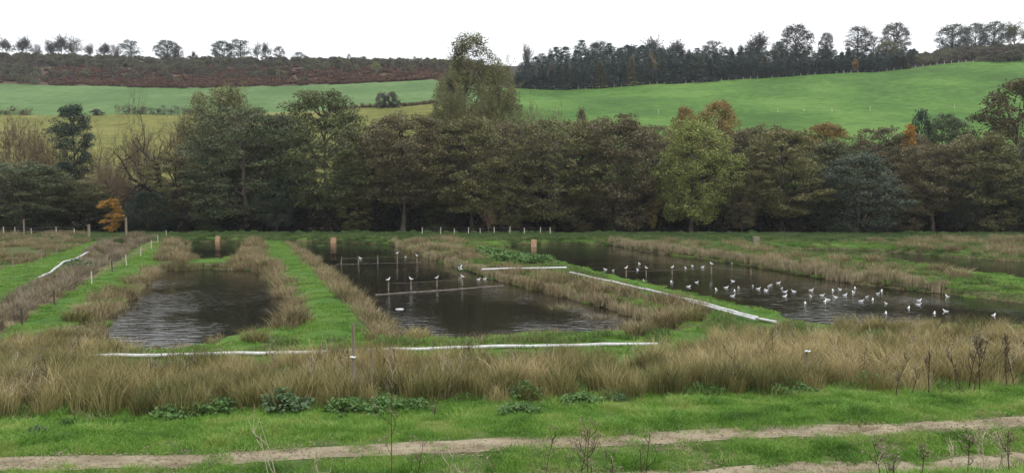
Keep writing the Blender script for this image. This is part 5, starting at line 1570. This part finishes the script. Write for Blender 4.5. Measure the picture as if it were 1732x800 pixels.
W_ = [
    (462, 690, 14.5, 3, 'palestem', "pale bent dead stalk in front of the track at the left"), (448, 735, 15, 2, 'palestem', "short pale stalk left of the bent dead stalk"), (545, 755, 15, 4, 'palestem', "thin forked pale stalk between the bent and the tall stalk"),
    (664, 683, 14.5, 4, 'deadstem', "tall straight reddish dead stalk in front of the track"), (698, 745, 15, 2, 'deadstem', "thin dark stalk right of the tall reddish stalk"), (752, 738, 15, 3, 'palestem', "thin curved stalk left of the middle foreground"),
    (778, 770, 15.2, 3, 'palestem', "low pale stalk right of the thin curved stalk"), (916, 742, 14.8, 2, 'deadstem', "thin dark stalk left of the dark branching weed"), (978, 722, 14.6, 9, 'deadstem', "dark branching dead weed at the bottom of the frame, right of the middle"),
    (1000, 728, 14.8, 7, 'deadstem', "second dark branching weed touching the first"), (1042, 770, 14.8, 8, 'deadstem', "low dark branching weed right of the branching pair"), (1100, 722, 15, 3, 'deadstem', "slender upright dark stalk right of the branching weeds"),
    (1090, 760, 15, 2, 'deadstem', "faint short stalk beside the slender upright one"), (1490, 752, 14.6, 6, 'palestem', "pale branching weed left of the dark ones at lower right"), (1504, 738, 14.8, 5, 'deadstem', "upright dark stalk at lower right"),
    (1525, 765, 14.8, 8, 'deadstem', "low dark branching weed at lower right"), (1572, 758, 14.6, 5, 'deadstem', "dark stalk left of the thicket at the lower right corner"), (1625, 748, 14.4, 9, 'palestem', "pale branching weed at the left of the corner thicket"),
    (1655, 735, 14.6, 8, 'deadstem', "dark weed in the middle of the corner thicket"), (1680, 722, 14.4, 9, 'palestem', "tallest pale weed of the corner thicket"), (1706, 728, 14.6, 9, 'palestem', "pale spreading weed at the right of the corner thicket"),
    (1728, 735, 14.4, 7, 'deadstem', "dark weed cut off by the lower right corner")]
for k, (px, top, Y, nb, mat, lab) in enumerate(W_):
    put_weed(px, 800, top, Y, nb, mat, lab, 500 + k, .55, 'dark' in lab or 'reddish' in lab)
for k, (px, top, Y, nb, lab) in enumerate([
    (1525, 600, 23.4, 5, "dark upright dead dock at the edge of the rushes, leftmost at the right"), (1552, 622, 23.6, 5, "short dead dock right of the leftmost upright dock"), (1580, 590, 23.8, 6, "tall dark dead dock between the leftmost dock and the thicket"),
    (1636, 585, 23.9, 9, "left stalk of the dark dock thicket at the right"), (1648, 572, 24.1, 10, "tallest stalk of the dark dock thicket at the right"), (1657, 570, 23.8, 10, "dense stalk in the middle of the dark dock thicket"),
    (1668, 588, 24.0, 8, "right stalk of the dark dock thicket"), (1715, 580, 24.4, 8, "dark dead dock near the right edge"), (1728, 572, 24.6, 9, "dark dead dock touching the right edge"),
    (246, 690, 23.0, 3, "small rusty dock spike at the front of the rushes at the left"), (56, 640, 24.0, 4, "pale forked dead stalk in the rushes at the left"), (130, 640, 24.4, 4, "second pale forked dead stalk in the rushes at the left"),
    (732, 715, 21.0, 5, "small broken dead weed lying at the edge of the track")]):
    put_weed(px, 660, top, Y, nb, 'palestem' if 'pale' in lab else 'deadstem', lab, 560 + k, .35, True, .018)

WM = []
for i in range(5):
    s1, h1 = weed(640 + i, 1.0 + .12 * i, 6, ('deadstem', 'palestem')[i % 2], .45, True, .2, .011)
    WM += [s1] if i % 2 else [s1, h1]
XY = sample_poly(ZW['band'], .9, 101); XY = XY[vnoise(XY[:, 0], XY[:, 1], 2.0, 102) > .45]
scatter_on("weed_stalks", WM, XY, .7, 1.15, "dead weed stalks sticking up through the rushes", "weed stalks", 30)
XY = sample_poly(ZW['band'], .9, 103); XY = XY[vnoise(XY[:, 0], XY[:, 1], 1.6, 104) > .6]
scatter_on("band_weeds", [KIND['nettle0'][1], KIND['nettle1'][1]] + PINK, XY, .5, .95, "green and brown weeds growing among the rushes", "weeds", 31)
XY = along([(150, 605), (330, 602), (600, 596), (900, 590), (1112, 587)], 1.1, .35, 105)
XY = XY[vnoise(XY[:, 0], XY[:, 1], 3.0, 106) > .36]
scatter_on("pipe_tufts", BANK + GBANK, XY, .5, .85, "grass tufts half covering the long front pipe", "grass", 32)

# ------------------------------------------------------------------ haze
hz_V = [(x, y, z) for z in (-3.0, 128.0) for y in (-40.0, 960.0) for x in (-830.0, 870.0)]
hm_, hn, hl = new_mat("haze")
ho = hn.new("ShaderNodeOutputMaterial"); hv = hn.new("ShaderNodeVolumePrincipled")
hv.inputs['Color'].default_value = (0.86, 0.92, 1.0, 1); hv.inputs['Density'].default_value = 0.00013; hv.inputs['Anisotropy'].default_value = 0.0
hl.new(hv.outputs[0], ho.inputs['Volume'])
haze = tag(obj('haze', mesh("haze", hz_V, [np.array([(0, 2, 3, 1), (4, 5, 7, 6), (0, 1, 5, 4), (2, 6, 7, 3), (0, 4, 6, 2), (1, 3, 7, 5)])], [hm_])), "thin pale haze over the valley", "haze", kind='stuff')
